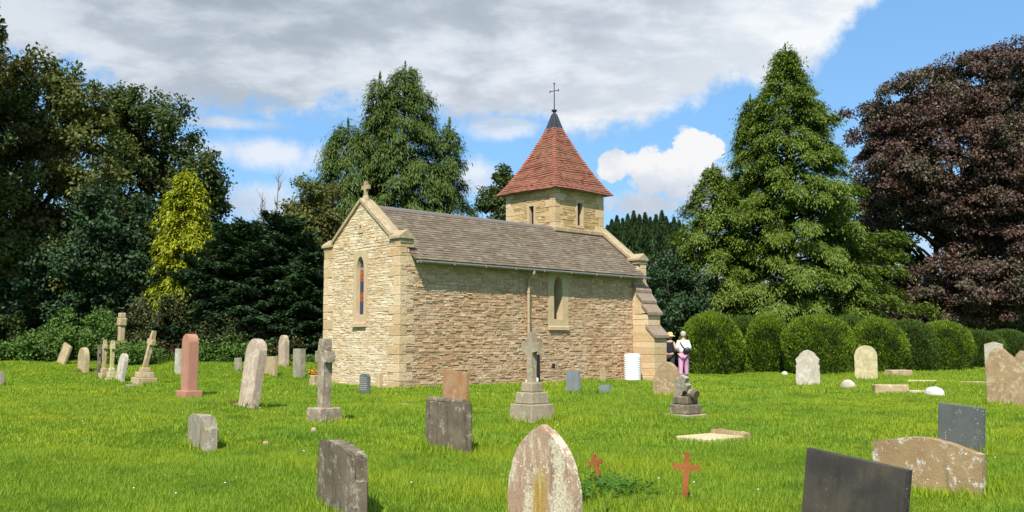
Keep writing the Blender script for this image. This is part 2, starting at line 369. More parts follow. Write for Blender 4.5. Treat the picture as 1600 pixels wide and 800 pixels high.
def lancet(w, z0, zs, zt, n=9):
    """pointed arch outline from bottom left over the apex to bottom right (s,z)"""
    L = [(-w/2, z0), (-w/2, zs)]
    for i in range(1, n+1):
        t = i/n; a = t*PI/2.6/ (PI/2.6) ; x = -w/2 + (w/2)*(1-math.cos(t*PI/2))**.9; z = zs+(zt-zs)*math.sin(t*PI/2)**.95
        L.append((min(x, 0), z))
    R = [(-x, z) for x, z in L[::-1][1:]]
    return L+R
def face_xf(org, ax, nrm):
    return lambda s, z, d: Vector(org) + Vector(ax)*s + Vector(nrm)*d + Vector((0, 0, z))
def window(parent, xf, cs, ow, oz0, oz1, w, z0, zs, zt, glass, depth=.26, proud=.028, sill=True):
    """dressed stone surround with a pointed opening, splayed reveal and glazing; all in wall coordinates"""
    O = lancet(w, z0, zs, zt); bm = bmesh.new()
    def v(s, z, d): return bm.verts.new(xf(cs+s, z, d))
    n = len(O); half = n//2
    inner = [v(s, z, proud) for s, z in O]
    outer = []
    for i, (s, z) in enumerate(O):
        if i == half: outer.append(v(0, oz1, proud))
        else: outer.append(v(-ow/2 if i < half else ow/2, z if i not in (0, n-1) else oz0, proud))
    for i in range(n-1):
        bm.faces.new((outer[i], inner[i], inner[i+1], outer[i+1]))
    # top corners
    tl = v(-ow/2, oz1, proud); tr = v(ow/2, oz1, proud)
    bm.faces.new((outer[half-1], outer[half], tl)); bm.faces.new((outer[half+1], tr, outer[half]))
    bm.faces.new((outer[0], outer[n-1], inner[n-1], inner[0]))
    # outer rim and splayed reveal
    rim = [(-ow/2, oz0), (-ow/2, oz1), (ow/2, oz1), (ow/2, oz0)]
    for i in range(4):
        a, b = rim[i], rim[(i+1) % 4]
        bm.faces.new((v(*a, proud), v(*b, proud), v(*b, -.02), v(*a, -.02)))
    back = [v(s*.86, z0+(z-z0)*.97+.02, -depth) for s, z in O]
    for i in range(n): bm.faces.new((inner[i], back[i], back[(i+1) % n], inner[(i+1) % n]))
    bmesh.ops.recalc_face_normals(bm, faces=bm.faces)
    wd = obj('window', bm, M['ashlar'], parent)
    bm = bmesh.new(); bm.faces.new([bm.verts.new(xf(cs+s, z, -depth+.012)) for s, z in [(s*.9, z) for s, z in O]])
    obj('window_pane', bm, glass, wd)
    if sill:
        bm = bmesh.new()
        pts = [(-ow/2+.02, -.02), (-ow/2+.02, .10), (ow/2-.02, .10), (ow/2-.02, -.02)]
        lo = [bm.verts.new(xf(cs+s, oz0-.10, d)) for s, d in pts]; hi = [bm.verts.new(xf(cs+s, oz0+(.012 if d > 0 else .05), d)) for s, d in pts]
        bm.faces.new(lo); bm.faces.new(hi[::-1])
        for i in range(4): bm.faces.new((lo[i], hi[i], hi[(i+1) % 4], lo[(i+1) % 4]))
        bmesh.ops.recalc_face_normals(bm, faces=bm.faces); obj('window_sill', bm, M['ashlar'], wd)
    return wd

def rubble(bm, xf, s0, s1, z0, ztop, holes=(), hmin=.05, hmax=.125, wmin=.10, wmax=.32, pmax=.034):
    rs = random
    z = z0
    zmax = max(ztop(s0+(s1-s0)*k/10) for k in range(11))
    while z < zmax-.02:
        h = rs.uniform(hmin, hmax); s = s0 - rs.uniform(0, .2)
        while s < s1:
            w = rs.uniform(wmin, wmax)*(.7+h*4); a, b = max(s, s0), min(s+w, s1); s += w
            segs = [(a, b)]
            for (ha, hb, hz0, hz1) in holes:
                if z+h > hz0+.01 and z < hz1-.01:
                    ns = []
                    for (p, q) in segs:
                        if q <= ha or p >= hb: ns.append((p, q)); continue
                        if p < ha: ns.append((p, ha))
                        if q > hb: ns.append((hb, q))
                    segs = ns
            for (p, q) in segs:
                if q-p < .05: continue
                sub = [(z, z+h)]
                if h > .085 and rs.random() < .4: sub = [(z, z+h*.5), (z+h*.5, z+h)]
                for (zb, zt) in sub:
                    g = .006; d = rs.uniform(.006, pmax); j = lambda k=.011: rs.uniform(-k, k)
                    c = [(p+g, zb+g), (q-g, zb+g), (q-g, zt-g), (p+g, zt-g)]
                    c = [(x+j(.006), y+j(.008)) for x, y in c]
                    c = [(x, min(y, ztop(x))) for x, y in c]
                    if c[2][1]-c[1][1] < .012 and c[3][1]-c[0][1] < .012: continue
                    B = [bm.verts.new(xf(x, y, -.004)) for x, y in c]
                    mx = (p+q)/2; mz = (zb+zt)/2
                    Fv = [bm.verts.new(xf(x+(mx-x)*min(.25, .009/(abs(mx-x)+.001)), y+(mz-y)*.11, d+j(.009))) for x, y in c]
                    bm.faces.new(Fv)
                    for i in range(4): bm.faces.new((B[i], B[(i+1) % 4], Fv[(i+1) % 4], Fv[i]))
        z += h
def backing(bm, xf, s0, s1, z0, z1, holes):
    """flat wall face with rectangular openings"""
    zs = sorted({z0, z1, *[h[2] for h in holes], *[h[3] for h in holes]}); ss = sorted({s0, s1, *[h[0] for h in holes], *[h[1] for h in holes]})
    for za, zb in zip(zs, zs[1:]):
        for sa, sb in zip(ss, ss[1:]):
            if any(h[0] <= (sa+sb)/2 <= h[1] and h[2] <= (za+zb)/2 <= h[3] for h in holes): continue
            bm.faces.new([bm.verts.new(xf(*p, 0)) for p in ((sa, za), (sb, za), (sb, zb), (sa, zb))])

# wall frames in chapel space: x=-v, y=u
side = face_xf((0, 0, 0), (0, 1, 0), (1, 0, 0))          # long wall, s=u
gab = face_xf((0, 0, 0), (-1, 0, 0), (0, -1, 0))         # near gable, s=v
nor = face_xf((-W, 0, 0), (0, 1, 0), (-1, 0, 0))
wes = face_xf((0, LN, 0), (-1, 0, 0), (0, 1, 0))
EZ = zl(4.40)
gtop = lambda s: zl(roofz(s)+.12)
# openings (s0,s1,z0,z1)
gh = [(1.70, 2.42, zl(2.30), zl(4.55))]
sh = [(6.22, 7.20, zl(2.25), zl(4.12))]
LOW = -.35
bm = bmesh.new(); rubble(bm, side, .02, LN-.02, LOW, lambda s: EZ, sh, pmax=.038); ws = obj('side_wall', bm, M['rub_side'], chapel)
bm = bmesh.new(); backing(bm, side, 0, LN, LOW-.3, EZ, [(sh[0][0]+.05, sh[0][1]-.05, sh[0][2]+.05, sh[0][3]-.05)]); obj('mortar_bed', bm, M['mortar'], ws)
bm = bmesh.new(); rubble(bm, gab, .02, W-.02, LOW, gtop, gh, hmin=.05, hmax=.12, pmax=.018); wg = obj('gable_wall', bm, M['rub_gable'], chapel)
bm = bmesh.new()
hh = [(gh[0][0]+.05, gh[0][1]-.05, gh[0][2]+.05, gh[0][3]-.05)]
backing(bm, gab, 0, W, LOW-.3, zl(4.75), hh)
for xf_, off in ((gab, 0),):
    bm.faces.new([bm.verts.new(xf_(s, z, off)) for s, z in ((0, zl(4.75)), (W, zl(4.75)), (W, gtop(W)), (W/2, gtop(W/2)), (0, gtop(0)))][::1])
# parapet inner faces
bm2 = bmesh.new()
bm2.faces.new([bm2.verts.new(wes(s, z, 0)) for s, z in ((0, zl(4.75)), (W, zl(4.75)), (W, gtop(W)), (W/2, gtop(W/2)), (0, gtop(0)))])
backb = bm
for y in (.34, LN-.34):
    bm = backb if y < 1 else bm2
    bm.faces.new([bm.verts.new((-s, y, z)) for s, z in ((0, zl(4.0)), (W, zl(4.0)), (W, gtop(W)), (W/2, gtop(W/2)), (0, gtop(0)))])
backing(bm2, wes, 0, W, LOW-.3, zl(4.75), [])
for s in (0, W):
    for ya in (0, LN-.34):
        bm = backb if ya < 1 else bm2; bm.faces.new([bm.verts.new((-s, y, z)) for y, z in ((ya, zl(4.39)), (ya+.34, zl(4.39)), (ya+.34, gtop(s)), (ya, gtop(s)))])
obj('mortar_bed', backb, M['mortar'], wg)
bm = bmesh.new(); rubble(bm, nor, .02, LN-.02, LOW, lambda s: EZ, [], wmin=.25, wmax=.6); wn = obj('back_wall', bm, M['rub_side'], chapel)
bm = bmesh.new(); backing(bm, nor, 0, LN, LOW-.3, EZ, []); obj('mortar_bed', bm, M['mortar'], wn)
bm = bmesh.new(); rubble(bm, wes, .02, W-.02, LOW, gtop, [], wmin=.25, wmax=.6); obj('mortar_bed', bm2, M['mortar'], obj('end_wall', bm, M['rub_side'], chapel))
window(chapel, gab, 2.06, .74, zl(2.28), zl(4.57), .42, zl(2.55), zl(3.95), zl(4.38), M['glass'], depth=.12)
window(chapel, side, 6.71, 1.0, zl(2.23), zl(4.14), .42, zl(2.5), zl(3.55), zl(3.98), M['lattice'], depth=.34)
# small square stone in the gable head and a vent hole in the long wall
bm = bmesh.new(); box(bm, -2.20, -1.94, -.045, -.0, zl(5.12), zl(5.42), bev=.008); obj('gable_plaque', bm, M['ashlar'], chapel)
bm = bmesh.new(); box(bm, -2.09, -2.035, -.05, -.03, zl(5.27), zl(5.37)); obj('plaque_slot', bm, M['reveal'], chapel)
bm = bmesh.new(); box(bm, .0, .045, 6.38, 6.52, .62-.15, .76-.15); obj('vent_hole', bm, M['reveal'], chapel)
bm = bmesh.new(); box(bm, -.93, -.78, -.16, .0, LOW, .42, bev=.02); obj('wall_pier', bm, M['ashlar'], chapel)

# quoins: alternating long and short
def quoins(cx, cy, sx, sy, z0, z1, mat=M['quoin'], big=.52, small=.27, parent=chapel):
    bm = bmesh.new(); z = z0; k = 0
    while z < z1-.05:
        h = random.uniform(.22, .34); h = min(h, z1-z)
        a, b = (big, small) if k % 2 else (small, big)
        a *= random.uniform(.9, 1.1); b *= random.uniform(.9, 1.1); p = random.uniform(.024, .032)
        g = .004
        xs = sorted((cx+sx*p, cx-sx*a)); ys = sorted((cy+sy*p, cy-sy*b))
        box(bm, xs[0], xs[1], ys[0], ys[1], z+g, z+h-g, bev=.012); z += h; k += 1
    obj('quoins', bm, mat, parent)
quoins(0, 0, 1, -1, LOW, zl(4.80)); quoins(-W, 0, -1, -1, LOW, zl(4.80)); quoins(0, LN, 1, 1, zl(3.6), zl(4.80)); quoins(-W, LN, -1, 1, LOW, zl(4.80))

# slate roof: individual slates on both slopes
def slate_slope(bm, sgn, y0, y1, cut=None):
    ve = -.30; n = Vector((sgn*SL, 0, 1)).normalized()
    up = Vector((-sgn*1, 0, SL)).normalized()
    x0 = (-ve) if sgn > 0 else (-W+ve)
    base = Vector((x0, 0, zl(roofz(ve)) if True else 0))
    slope = math.hypot(W/2-ve, (W/2-ve)*SL)
    rows = 21; ex = slope/rows
    for r in range(rows):
        y = y0 - random.uniform(0, .2)
        while y < y1:
            w = random.uniform(.13, .28); a, b = max(y, y0), min(y+w, y1); y += w
            if b-a < .04: continue
            lo = base + up*(ex*r - .03+random.uniform(-.008, .008)); hi = base + up*(ex*(r+1)+.05 if r < rows-1 else ex*(r+1))
            t = .016+random.uniform(0, .010); ly = Vector((0, 1, 0)); tw = random.uniform(-.004, .004)
            c = [lo+n*(t+.016+tw)+ly*(a+.004), lo+n*(t+.016-tw)+ly*(b-.004), hi+n*.012+ly*(b-.004), hi+n*.012+ly*(a+.004)]
            d = [lo+n*.012+ly*(a+.004), lo+n*.012+ly*(b-.004), hi-n*.006+ly*(b-.004), hi-n*.006+ly*(a+.004)]
            T = [bm.verts.new(p) for p in c]; B = [bm.verts.new(p) for p in d]
            fs = [bm.faces.new(T)] + [bm.faces.new((T[i], B[i], B[(i+1) % 4], T[(i+1) % 4])) for i in range(4)]
bm = bmesh.new(); slate_slope(bm, 1, .36, LN-.36); slate_slope(bm, -1, .36, LN-.36)
bmesh.ops.recalc_face_normals(bm, faces=bm.faces)
roof = obj('roof', bm, M['slates'], chapel)
bm = bmesh.new()                                          # boards under the slates
for sgn in (1, -1):
    ve = -.28; xa = -ve if sgn > 0 else -W+ve
    q = [Vector((xa, y, zl(roofz(ve))-.03)) for y in (.36, LN-.36)] + [Vector((-W/2, y, zl(RZ)-.03)) for y in (LN-.36, .36)]
    lo = [bm.verts.new(p) for p in q]; hi = [bm.verts.new(p+Vector((0, 0, .028))) for p in q]
    bm.faces.new(lo); bm.faces.new(hi)
    for i in range(4): bm.faces.new((lo[i], hi[i], hi[(i+1) % 4], lo[(i+1) % 4]))
obj('roof_boards', bm, M['ridge'], roof)
bm = bmesh.new(); y = .36
while y < 8.5:
    e = min(y+.45, 8.52); M_ = None
    pr = [(-.14, -.085), (-.10, -.01), (0, .045), (.10, -.01), (.14, -.085)]
    a = [bm.verts.new((-W/2+px_, y+.004, zl(RZ)+.02+pz)) for px_, pz in pr]; b = [bm.verts.new((-W/2+px_*1.03, e-.004, zl(RZ)+.024+pz)) for px_, pz in pr]
    for i in range(4): bm.faces.new((a[i], b[i], b[i+1], a[i+1]))
    bm.faces.new(a); bm.faces.new(b[::-1]); y += .45
obj('ridge_cap', bm, M['ridge'], roof)
# gutter and brackets
bm = bmesh.new(); gzv = zl(roofz(-.33))-.045
gp = [(-.055, .03), (-.055, -.01), (-.03, -.045), (.03, -.045), (.055, -.01), (.055, .03), (.04, .03), (.035, -.005), (-.035, -.005), (-.04, .03)]
a = [bm.verts.new((.36+x, .38, gzv+z)) for x, z in gp]; b = [bm.verts.new((.36+x, LN-.2, gzv+z)) for x, z in gp]
for i in range(len(gp)): bm.faces.new((a[i], a[(i+1) % len(gp)], b[(i+1) % len(gp)], b[i]))
bm.faces.new(a[::-1]); bm.faces.new(b)
yy = .45
while yy < LN-.3:
    box(bm, .295, .43, yy, yy+.03, gzv-.056, gzv+.035); yy += 1.3
bmesh.ops.recalc_face_normals(bm, faces=bm.faces)
gut = obj('gutter', bm, M['gutter'], chapel)
bm = bmesh.new(); gu = 5.22
tube(bm, [(.36, gu, gzv-.03), (.36, gu, gzv-.12), (.10, gu, gzv-.34), (.10, gu, gzv-.5), (.10, gu, .0)], .052, 10)
for zz in (gzv-.75, 2.0, .9): tube(bm, [(.10, gu, zz-.03), (.10, gu, zz+.03)], .064, 10)
box(bm, .0, .1, gu-.025, gu+.025, 2.0-.02, 2.0+.02)
obj('downpipe', bm, M['pipe'], chapel, smooth_=False)

# gable copings, kneelers
def coping(ya, yb, vstops, name='coping', parts=('near')):
    bm = bmesh.new()
    for v0, v1 in vstops:
        for sg in (1, -1):
            segs = 4
            for k in range(segs):
                a = v0+(v1-v0)*k/segs; b = v0+(v1-v0)*(k+1)/segs
                va, vb = (a, b) if sg > 0 else (W-a, W-b)
                g = .004*(1 if sg > 0 else -1)
                pts = []
                for vv, gg in ((va, g), (vb, -g)):
                    zz = zl(roofz(vv)+.12)
                    for yq, dz in ((ya, 0), (yb, 0), (yb, .12), ((ya+yb)/2, .145), (ya, .12)):
                        pts.append(bm.verts.new((-(vv+gg), yq, zz+dz)))
                A_, B_ = pts[:5], pts[5:]
                bm.faces.new(A_); bm.faces.new(B_[::-1])
                for i in range(5): bm.faces.new((A_[i], B_[i], B_[(i+1) % 5], A_[(i+1) % 5]))
    bmesh.ops.recalc_face_normals(bm, faces=bm.faces)
    return obj(name, bm, M['coping'], chapel)
coping(-.07, .40, [(.42, W/2)]); coping(LN-.40, LN+.07, [(.42, W/2)])
def kneeler(sg, ya, yb):
    """block with a little gabled top whose ridge runs across the wall"""
    bm = bmesh.new(); z0 = zl(4.80); x0 = .10; x1 = -.50
    f = (lambda x: x) if sg > 0 else (lambda x: -W-x)
    ym = (ya+yb)/2
    pts = lambda x, dz=0: [(f(x), ya, z0), (f(x), yb, z0), (f(x), yb, z0+.07), (f(x), ym, z0+.27+dz), (f(x), ya, z0+.07)]
    a = [bm.verts.new(p) for p in pts(x0)]; b = [bm.verts.new(p) for p in pts(x1, .0)]
    bm.faces.new(a); bm.faces.new(b[::-1])
    for i in range(5): bm.faces.new((a[i], b[i], b[(i+1) % 5], a[(i+1) % 5]))
    box(bm, *sorted((f(.055), f(-.30))), ya+.06, yb-.06, z0-.12, z0+.004)
    bmesh.ops.recalc_face_normals(bm, faces=bm.faces); obj('kneeler', bm, M['coping'], chapel)
for sg in (1, -1): kneeler(sg, -.09, .46); kneeler(sg, LN-.46, LN+.09)
# gable cross
bm = bmesh.new(); zc = zl(roofz(W/2))+.24
tube(bm, [(-W/2, .16, zc-.05), (-W/2, .16, zc+.10)], [.13, .09], 8)
prism_pts = [(-.05, .05), (-.045, .30), (-.20, .29), (-.21, .42), (-.05, .40), (-.07, .56), (.07, .56), (.05, .40), (.21, .42), (.20, .29), (.045, .30), (.05, .05)]
b2 = bmesh.new(); prism(b2, prism_pts[::-1], .10, .015); 
for vtx in b2.verts: vtx.co = Vector((vtx.co.x-W/2, vtx.co.y+.16, vtx.co.z+zc))
me_ = bpy.data.meshes.new('t'); b2.to_mesh(me_); bm.from_mesh(me_); b2.free(); bmesh.ops.recalc_face_normals(bm, faces=bm.faces)
obj('gable_cross', bm, M['coping'], chapel)

# buttress on the long wall at its far end
by0, by1 = LN-.78, LN-.04
bm = bmesh.new()
for (x1, z0, z1) in ((1.0, LOW, zl(2.05)), (.72, zl(2.05), zl(2.74)), (.10, zl(2.74), zl(3.95))):
    z = z0
    while z < z1-.02:
        h = min(random.uniform(.2, .3), z1-z); xx = 0; p = random.uniform(-.008, .008)
        box(bm, 0.0, x1+p, by0-p, by1+p, z+.003, z+h-.003, bev=.01); z += h
bt = obj('buttress', bm, M['quoin'], chapel)
def slope_stone(xa, za, xb, zb, t=.10, ov=.05):
    bm = bmesh.new()
    P = [(xa, za), (xb, zb), (xb, zb-t), (xa, za-t*1.2)]
    # wedge down to the stage below
    a = [bm.verts.new((x, by0-ov, z)) for x, z in P]; b = [bm.verts.new((x, by1+ov, z)) for x, z in P]
    bm.faces.new(a); bm.faces.new(b[::-1])
    for i in range(4): bm.faces.new((a[i], b[i], b[(i+1) % 4], a[(i+1) % 4]))
    bmesh.ops.recalc_face_normals(bm, faces=bm.faces); obj('weathering_slab', bm, M['wcoping'], bt)
slope_stone(.02, zl(3.98), .30, zl(3.66)); slope_stone(.23, zl(3.62), .54, zl(3.26)); slope_stone(.47, zl(3.20), .80, zl(2.82))
slope_stone(.66, zl(2.38), 1.09, zl(1.98))
bm = bmesh.new()
for P in ([(0, zl(2.74)), (0, zl(3.86)), (.72, zl(2.80))], [(.66, zl(2.06)), (.66, zl(2.32)), (.98, zl(2.03))]):
    a = [bm.verts.new((x, by0+.004, z)) for x, z in P]; b = [bm.verts.new((x, by1-.004, z)) for x, z in P]
    bm.faces.new(a); bm.faces.new(b[::-1])
    for i in range(3): bm.faces.new((a[i], b[i], b[(i+1) % 3], a[(i+1) % 3]))
bmesh.ops.recalc_face_normals(bm, faces=bm.faces); obj('buttress_core', bm, M['ashlar'], bt)
bm = bmesh.new(); box(bm, .0, 1.10, by0-.12, by1+.1, LOW, .10, bev=.02); obj('buttress_plinth', bm, M['ashlar'], bt)

# tower
tu0, tu1, tv0, tv1 = 8.56, 11.28, 1.95, 4.62
tz0, tz1 = zl(4.2), zl(7.52)
tw = [face_xf((-tv0, tu0, 0), (0, 1, 0), (1, 0, 0)), face_xf((-tv0, tu0, 0), (-1, 0, 0), (0, -1, 0)),
      face_xf((-tv1, tu0, 0), (0, 1, 0), (-1, 0, 0)), face_xf((-tv0, tu1, 0), (-1, 0, 0), (0, 1, 0))]
tl = [tu1-tu0, tv1-tv0, tu1-tu0, tv1-tv0]
t_holes = [[(1.14, 1.60, zl(6.10), zl(7.17))], [(1.02, 1.46, zl(6.10), zl(7.05))], [], []]
bmR = bmesh.new(); bmB = bmesh.new()
for f_, L_, h_ in zip(tw, tl, t_holes):
    rubble(bmR, f_, .02, L_-.02, tz0, lambda s: tz1, h_, hmin=.08, hmax=.17, wmin=.16, wmax=.5, pmax=.022)
    backing(bmB, f_, 0, L_, tz0, tz1, [(h_[0][0]+.1, h_[0][1]-.1, h_[0][2]+.1, h_[0][3]-.1)] if h_ else [])
twall = obj('tower_wall', bmR, M['rub_tower'], chapel); obj('mortar_bed', bmB, M['mortar'], twall)
for cx, cy, sx, sy in ((-tv0, tu0, 1, -1), (-tv0, tu1, 1, 1), (-tv1, tu0, -1, -1), (-tv1, tu1, -1, 1)):
    quoins(cx, cy, sx, sy, tz0, tz1, big=.46, small=.26, parent=twall)
for f_, (a, b, z0, z1) in ((tw[0], t_holes[0][0]), (tw[1], t_holes[1][0])):
    bm = bmesh.new(); c = (a+b)/2; ow = b-a; w = ow-.18
    def q(s, z, d): return bm.verts.new(f_(c+s, z, d))
    for (s0, s1, za, zb) in ((-ow/2, -w/2, z0+.1, z1-.1), (w/2, ow/2, z0+.1, z1-.1), (-ow/2, ow/2, z0, z0+.1), (-ow/2, ow/2, z1-.1, z1)):
        lo = [q(s, z, .03) for s, z in ((s0, za), (s1, za), (s1, zb), (s0, zb))]; hi = [q(s, z, -.16) for s, z in ((s0, za), (s1, za), (s1, zb), (s0, zb))]
        bm.faces.new(lo); bm.faces.new(hi[::-1])
        for i in range(4): bm.faces.new((lo[i], hi[i], hi[(i+1) % 4], lo[(i+1) % 4]))
    bmesh.ops.recalc_face_normals(bm, faces=bm.faces); tw_w = obj('tower_window', bm, M['ashlar'], twall)
    tw_w.parent = twall
    bm = bmesh.new(); bm.faces.new([q(s, z, -.13) for s, z in ((-w/2-.05, z0), (w/2+.05, z0), (w/2+.05, z1), (-w/2-.05, z1))]); obj('window_louvre', bm, M['reveal'], twall)
# stone flashing band at the foot of the tower on the roof
bm = bmesh.new(); yy = tu0-.1
while yy < tu1-.25:
    e = min(yy+.62, tu1-.2)
    box(bm, -tv0-.02, -tv0+.16, yy+.003, e-.003, zl(roofz(tv0))-.03, zl(roofz(tv0))+.12, bev=.015); yy = e
obj('roof_band', bm, M['coping'], chapel)

# pyramid roof with bell-cast eaves, single clay tiles
cxr, cyr = -(tv0+tv1)/2, (tu0+tu1)/2
prof = [(1.62, 7.50), (1.42, 7.76), (1.20, 8.12), (.96, 8.56), (.71, 9.06), (.42, 9.70), (.20, 10.22)]   # half width, z
def hwz(t):
    L = [0]
    for (a, b), (c, d) in zip(prof, prof[1:]): L.append(L[-1]+math.hypot(c-a, d-b))
    s = t*L[-1]
    for i in range(len(prof)-1):
        if s <= L[i+1]+1e-9:
            k = (s-L[i])/(L[i+1]-L[i]); return (prof[i][0]+(prof[i+1][0]-prof[i][0])*k, zl(prof[i][1]+(prof[i+1][1]-prof[i][1])*k))
bm = bmesh.new(); rows = 32
for r in range(rows):
    h0, z0 = hwz(r/rows); h1, z1 = hwz(min(1, (r+1.25)/rows))
    for fc in range(4):
        ca, sa = math.cos(fc*PI/2), math.sin(fc*PI/2)
        nt = max(2, int(round(2*h0/.165))); off = .5 if r % 2 else 0
        for k in range(-1, nt+1):
            a = (k+off)/nt; b = (k+1+off)/nt
            a, b = max(0, a), min(1, b)
            if b-a < .15/nt: continue
            lift = .022+random.uniform(0, .012)
            def P(t, h, z, d):
                z += .012*math.sin(r*1.3+fc)+.02*math.sin(t*5+r*.35+fc*2)
                x, y = h+d*.8, (2*t-1)*h
                return Vector((cxr+x*ca-y*sa, cyr+x*sa+y*ca, z+d*.5))
            g = .0035/(2*h0)
            T = [P(a+g, h0, z0, lift), P(b-g, h0, z0, lift+random.uniform(-.004, .004)), P(b-g, h1, z1, .004), P(a+g, h1, z1, .004)]
            B = [P(a+g, h0, z0, .0), P(b-g, h0, z0, .0), P(b-g, h1, z1, -.01), P(a+g, h1, z1, -.01)]
            T = [bm.verts.new(p) for p in T]; B = [bm.verts.new(p) for p in B]
            bm.faces.new(T)
            for i in range(4): bm.faces.new((T[i], B[i], B[(i+1) % 4], T[(i+1) % 4]))
bmesh.ops.recalc_face_normals(bm, faces=bm.faces)
troof = obj('tower_roof', bm, M['clay'], chapel)
bm = bmesh.new()                                          # solid core under the tiles with soffit
rings = [[bm.verts.new((cxr+sx*(h-.012), cyr+sy*(h-.012), zl(z)-.012)) for sx, sy in ((1, 1), (-1, 1), (-1, -1), (1, -1))] for h, z in prof]
for a, b in zip(rings, rings[1:]):
    for i in range(4): bm.faces.new((a[i], a[(i+1) % 4], b[(i+1) % 4], b[i]))
bm.faces.new(rings[0]); bm.faces.new(rings[-1][::-1]); bmesh.ops.recalc_face_normals(bm, faces=bm.faces)
obj('roof_core', bm, M['ridge'], troof)
for sx, sy in ((1, 1), (-1, 1), (-1, -1), (1, -1)):       # bonnet tiles, one part per hip
    bm = bmesh.new()
    for r in range(rows):
        h0, z0 = hwz(r/rows); h1, z1 = hwz(min(1, (r+1.2)/rows))
        p0 = Vector((cxr+sx*h0, cyr+sy*h0, z0)); p1 = Vector((cxr+sx*h1, cyr+sy*h1, z1))
        d = Vector((sx, sy, 0)).normalized(); w = .085+random.uniform(-.02, .025)
        ea = Vector((-sx, 0, 0)); eb = Vector((0, -sy, 0))
        lf = .055
        T = [p0+ea*w*1.4+d*.035+Vector((0, 0, lf*.5)), p0+d*lf+Vector((0, 0, lf*.6)), p0+eb*w*1.4+d*.035+Vector((0, 0, lf*.5))]
        Q = [p1+ea*w*1.4+d*.012, p1+d*.03, p1+eb*w*1.4+d*.012]
        T2 = [p0+ea*w*1.4, p0, p0+eb*w*1.4]
        T = [bm.verts.new(x) for x in T]; Q = [bm.verts.new(x) for x in Q]; T2 = [bm.verts.new(x) for x in T2]
        bm.faces.new((T[0], T[1], Q[1], Q[0])); bm.faces.new((T[1], T[2], Q[2], Q[1]))
        bm.faces.new((T[0], T2[0], T2[1], T[1])); bm.faces.new((T[1], T2[1], T2[2], T[2]))
    bmesh.ops.recalc_face_normals(bm, faces=bm.faces); obj('hip_tiles', bm, M['hip'], troof)
bm = bmesh.new()
lp = [(.30, 10.06), (.275, 10.09), (.225, 10.22), (.09, 10.74), (.07, 10.82)]
rings = [[bm.verts.new((cxr+sx*h*(1 if i % 2 else .92), cyr+sy*h*(1 if i % 2 else .92), zl(z))) for i, (sx, sy) in enumerate(((1, 0), (1, 1), (0, 1), (-1, 1), (-1, 0), (-1, -1), (0, -1), (1, -1)))] for h, z in lp]
for a, b in zip(rings, rings[1:]):
    for i in range(8): bm.faces.new((a[i], a[(i+1) % 8], b[(i+1) % 8], b[i]))
bm.faces.new(rings[-1][::-1]); bm.faces.new(rings[0])
for i, (sx, sy) in enumerate(((1, 1), (-1, 1), (-1, -1), (1, -1), (1, 0), (-1, 0), (0, 1), (0, -1))):
    tube(bm, [(cxr+sx*.275, cyr+sy*.275, zl(10.10)), (cxr+sx*.225, cyr+sy*.225, zl(10.23)), (cxr+sx*.08, cyr+sy*.08, zl(10.76))], .018, 6)
lathe(bm, [(.05, 0), (.07, .03), (.055, .07), (.06, .11), (.11, .15), (.12, .18), (.08, .21), (.02, .23)], 14, (cxr, cyr, zl(10.78)))
bmesh.ops.recalc_face_normals(bm, faces=bm.faces)
cap = obj('lead_cap', bm, M['lead'], troof)
bm = bmesh.new(); zb = zl(10.95)
tube(bm, [(cxr, cyr, zb), (cxr, cyr, zb+1.08)], [.022, .016], 6)
hd = Vector((math.cos(rad(25)), math.sin(rad(25)), 0)); za = zb+.80
tube(bm, [Vector((cxr, cyr, za-.07))-hd*.20, Vector((cxr, cyr, za))-hd*.17, Vector((cxr, cyr, za)), Vector((cxr, cyr, za+.01))+hd*.17, Vector((cxr, cyr, za+.07))+hd*.20], [.016]*5, 6)
for e in (-.17, .17): lathe(bm, [(.01, -.03), (.035, 0), (.01, .03)], 8, (cxr+hd.x*e, cyr+hd.y*e, za))
lathe(bm, [(.01, 0), (.04, .04), (.01, .09)], 8, (cxr, cyr, zb+1.06))
obj('finial_cross', bm, M['iron'], troof)
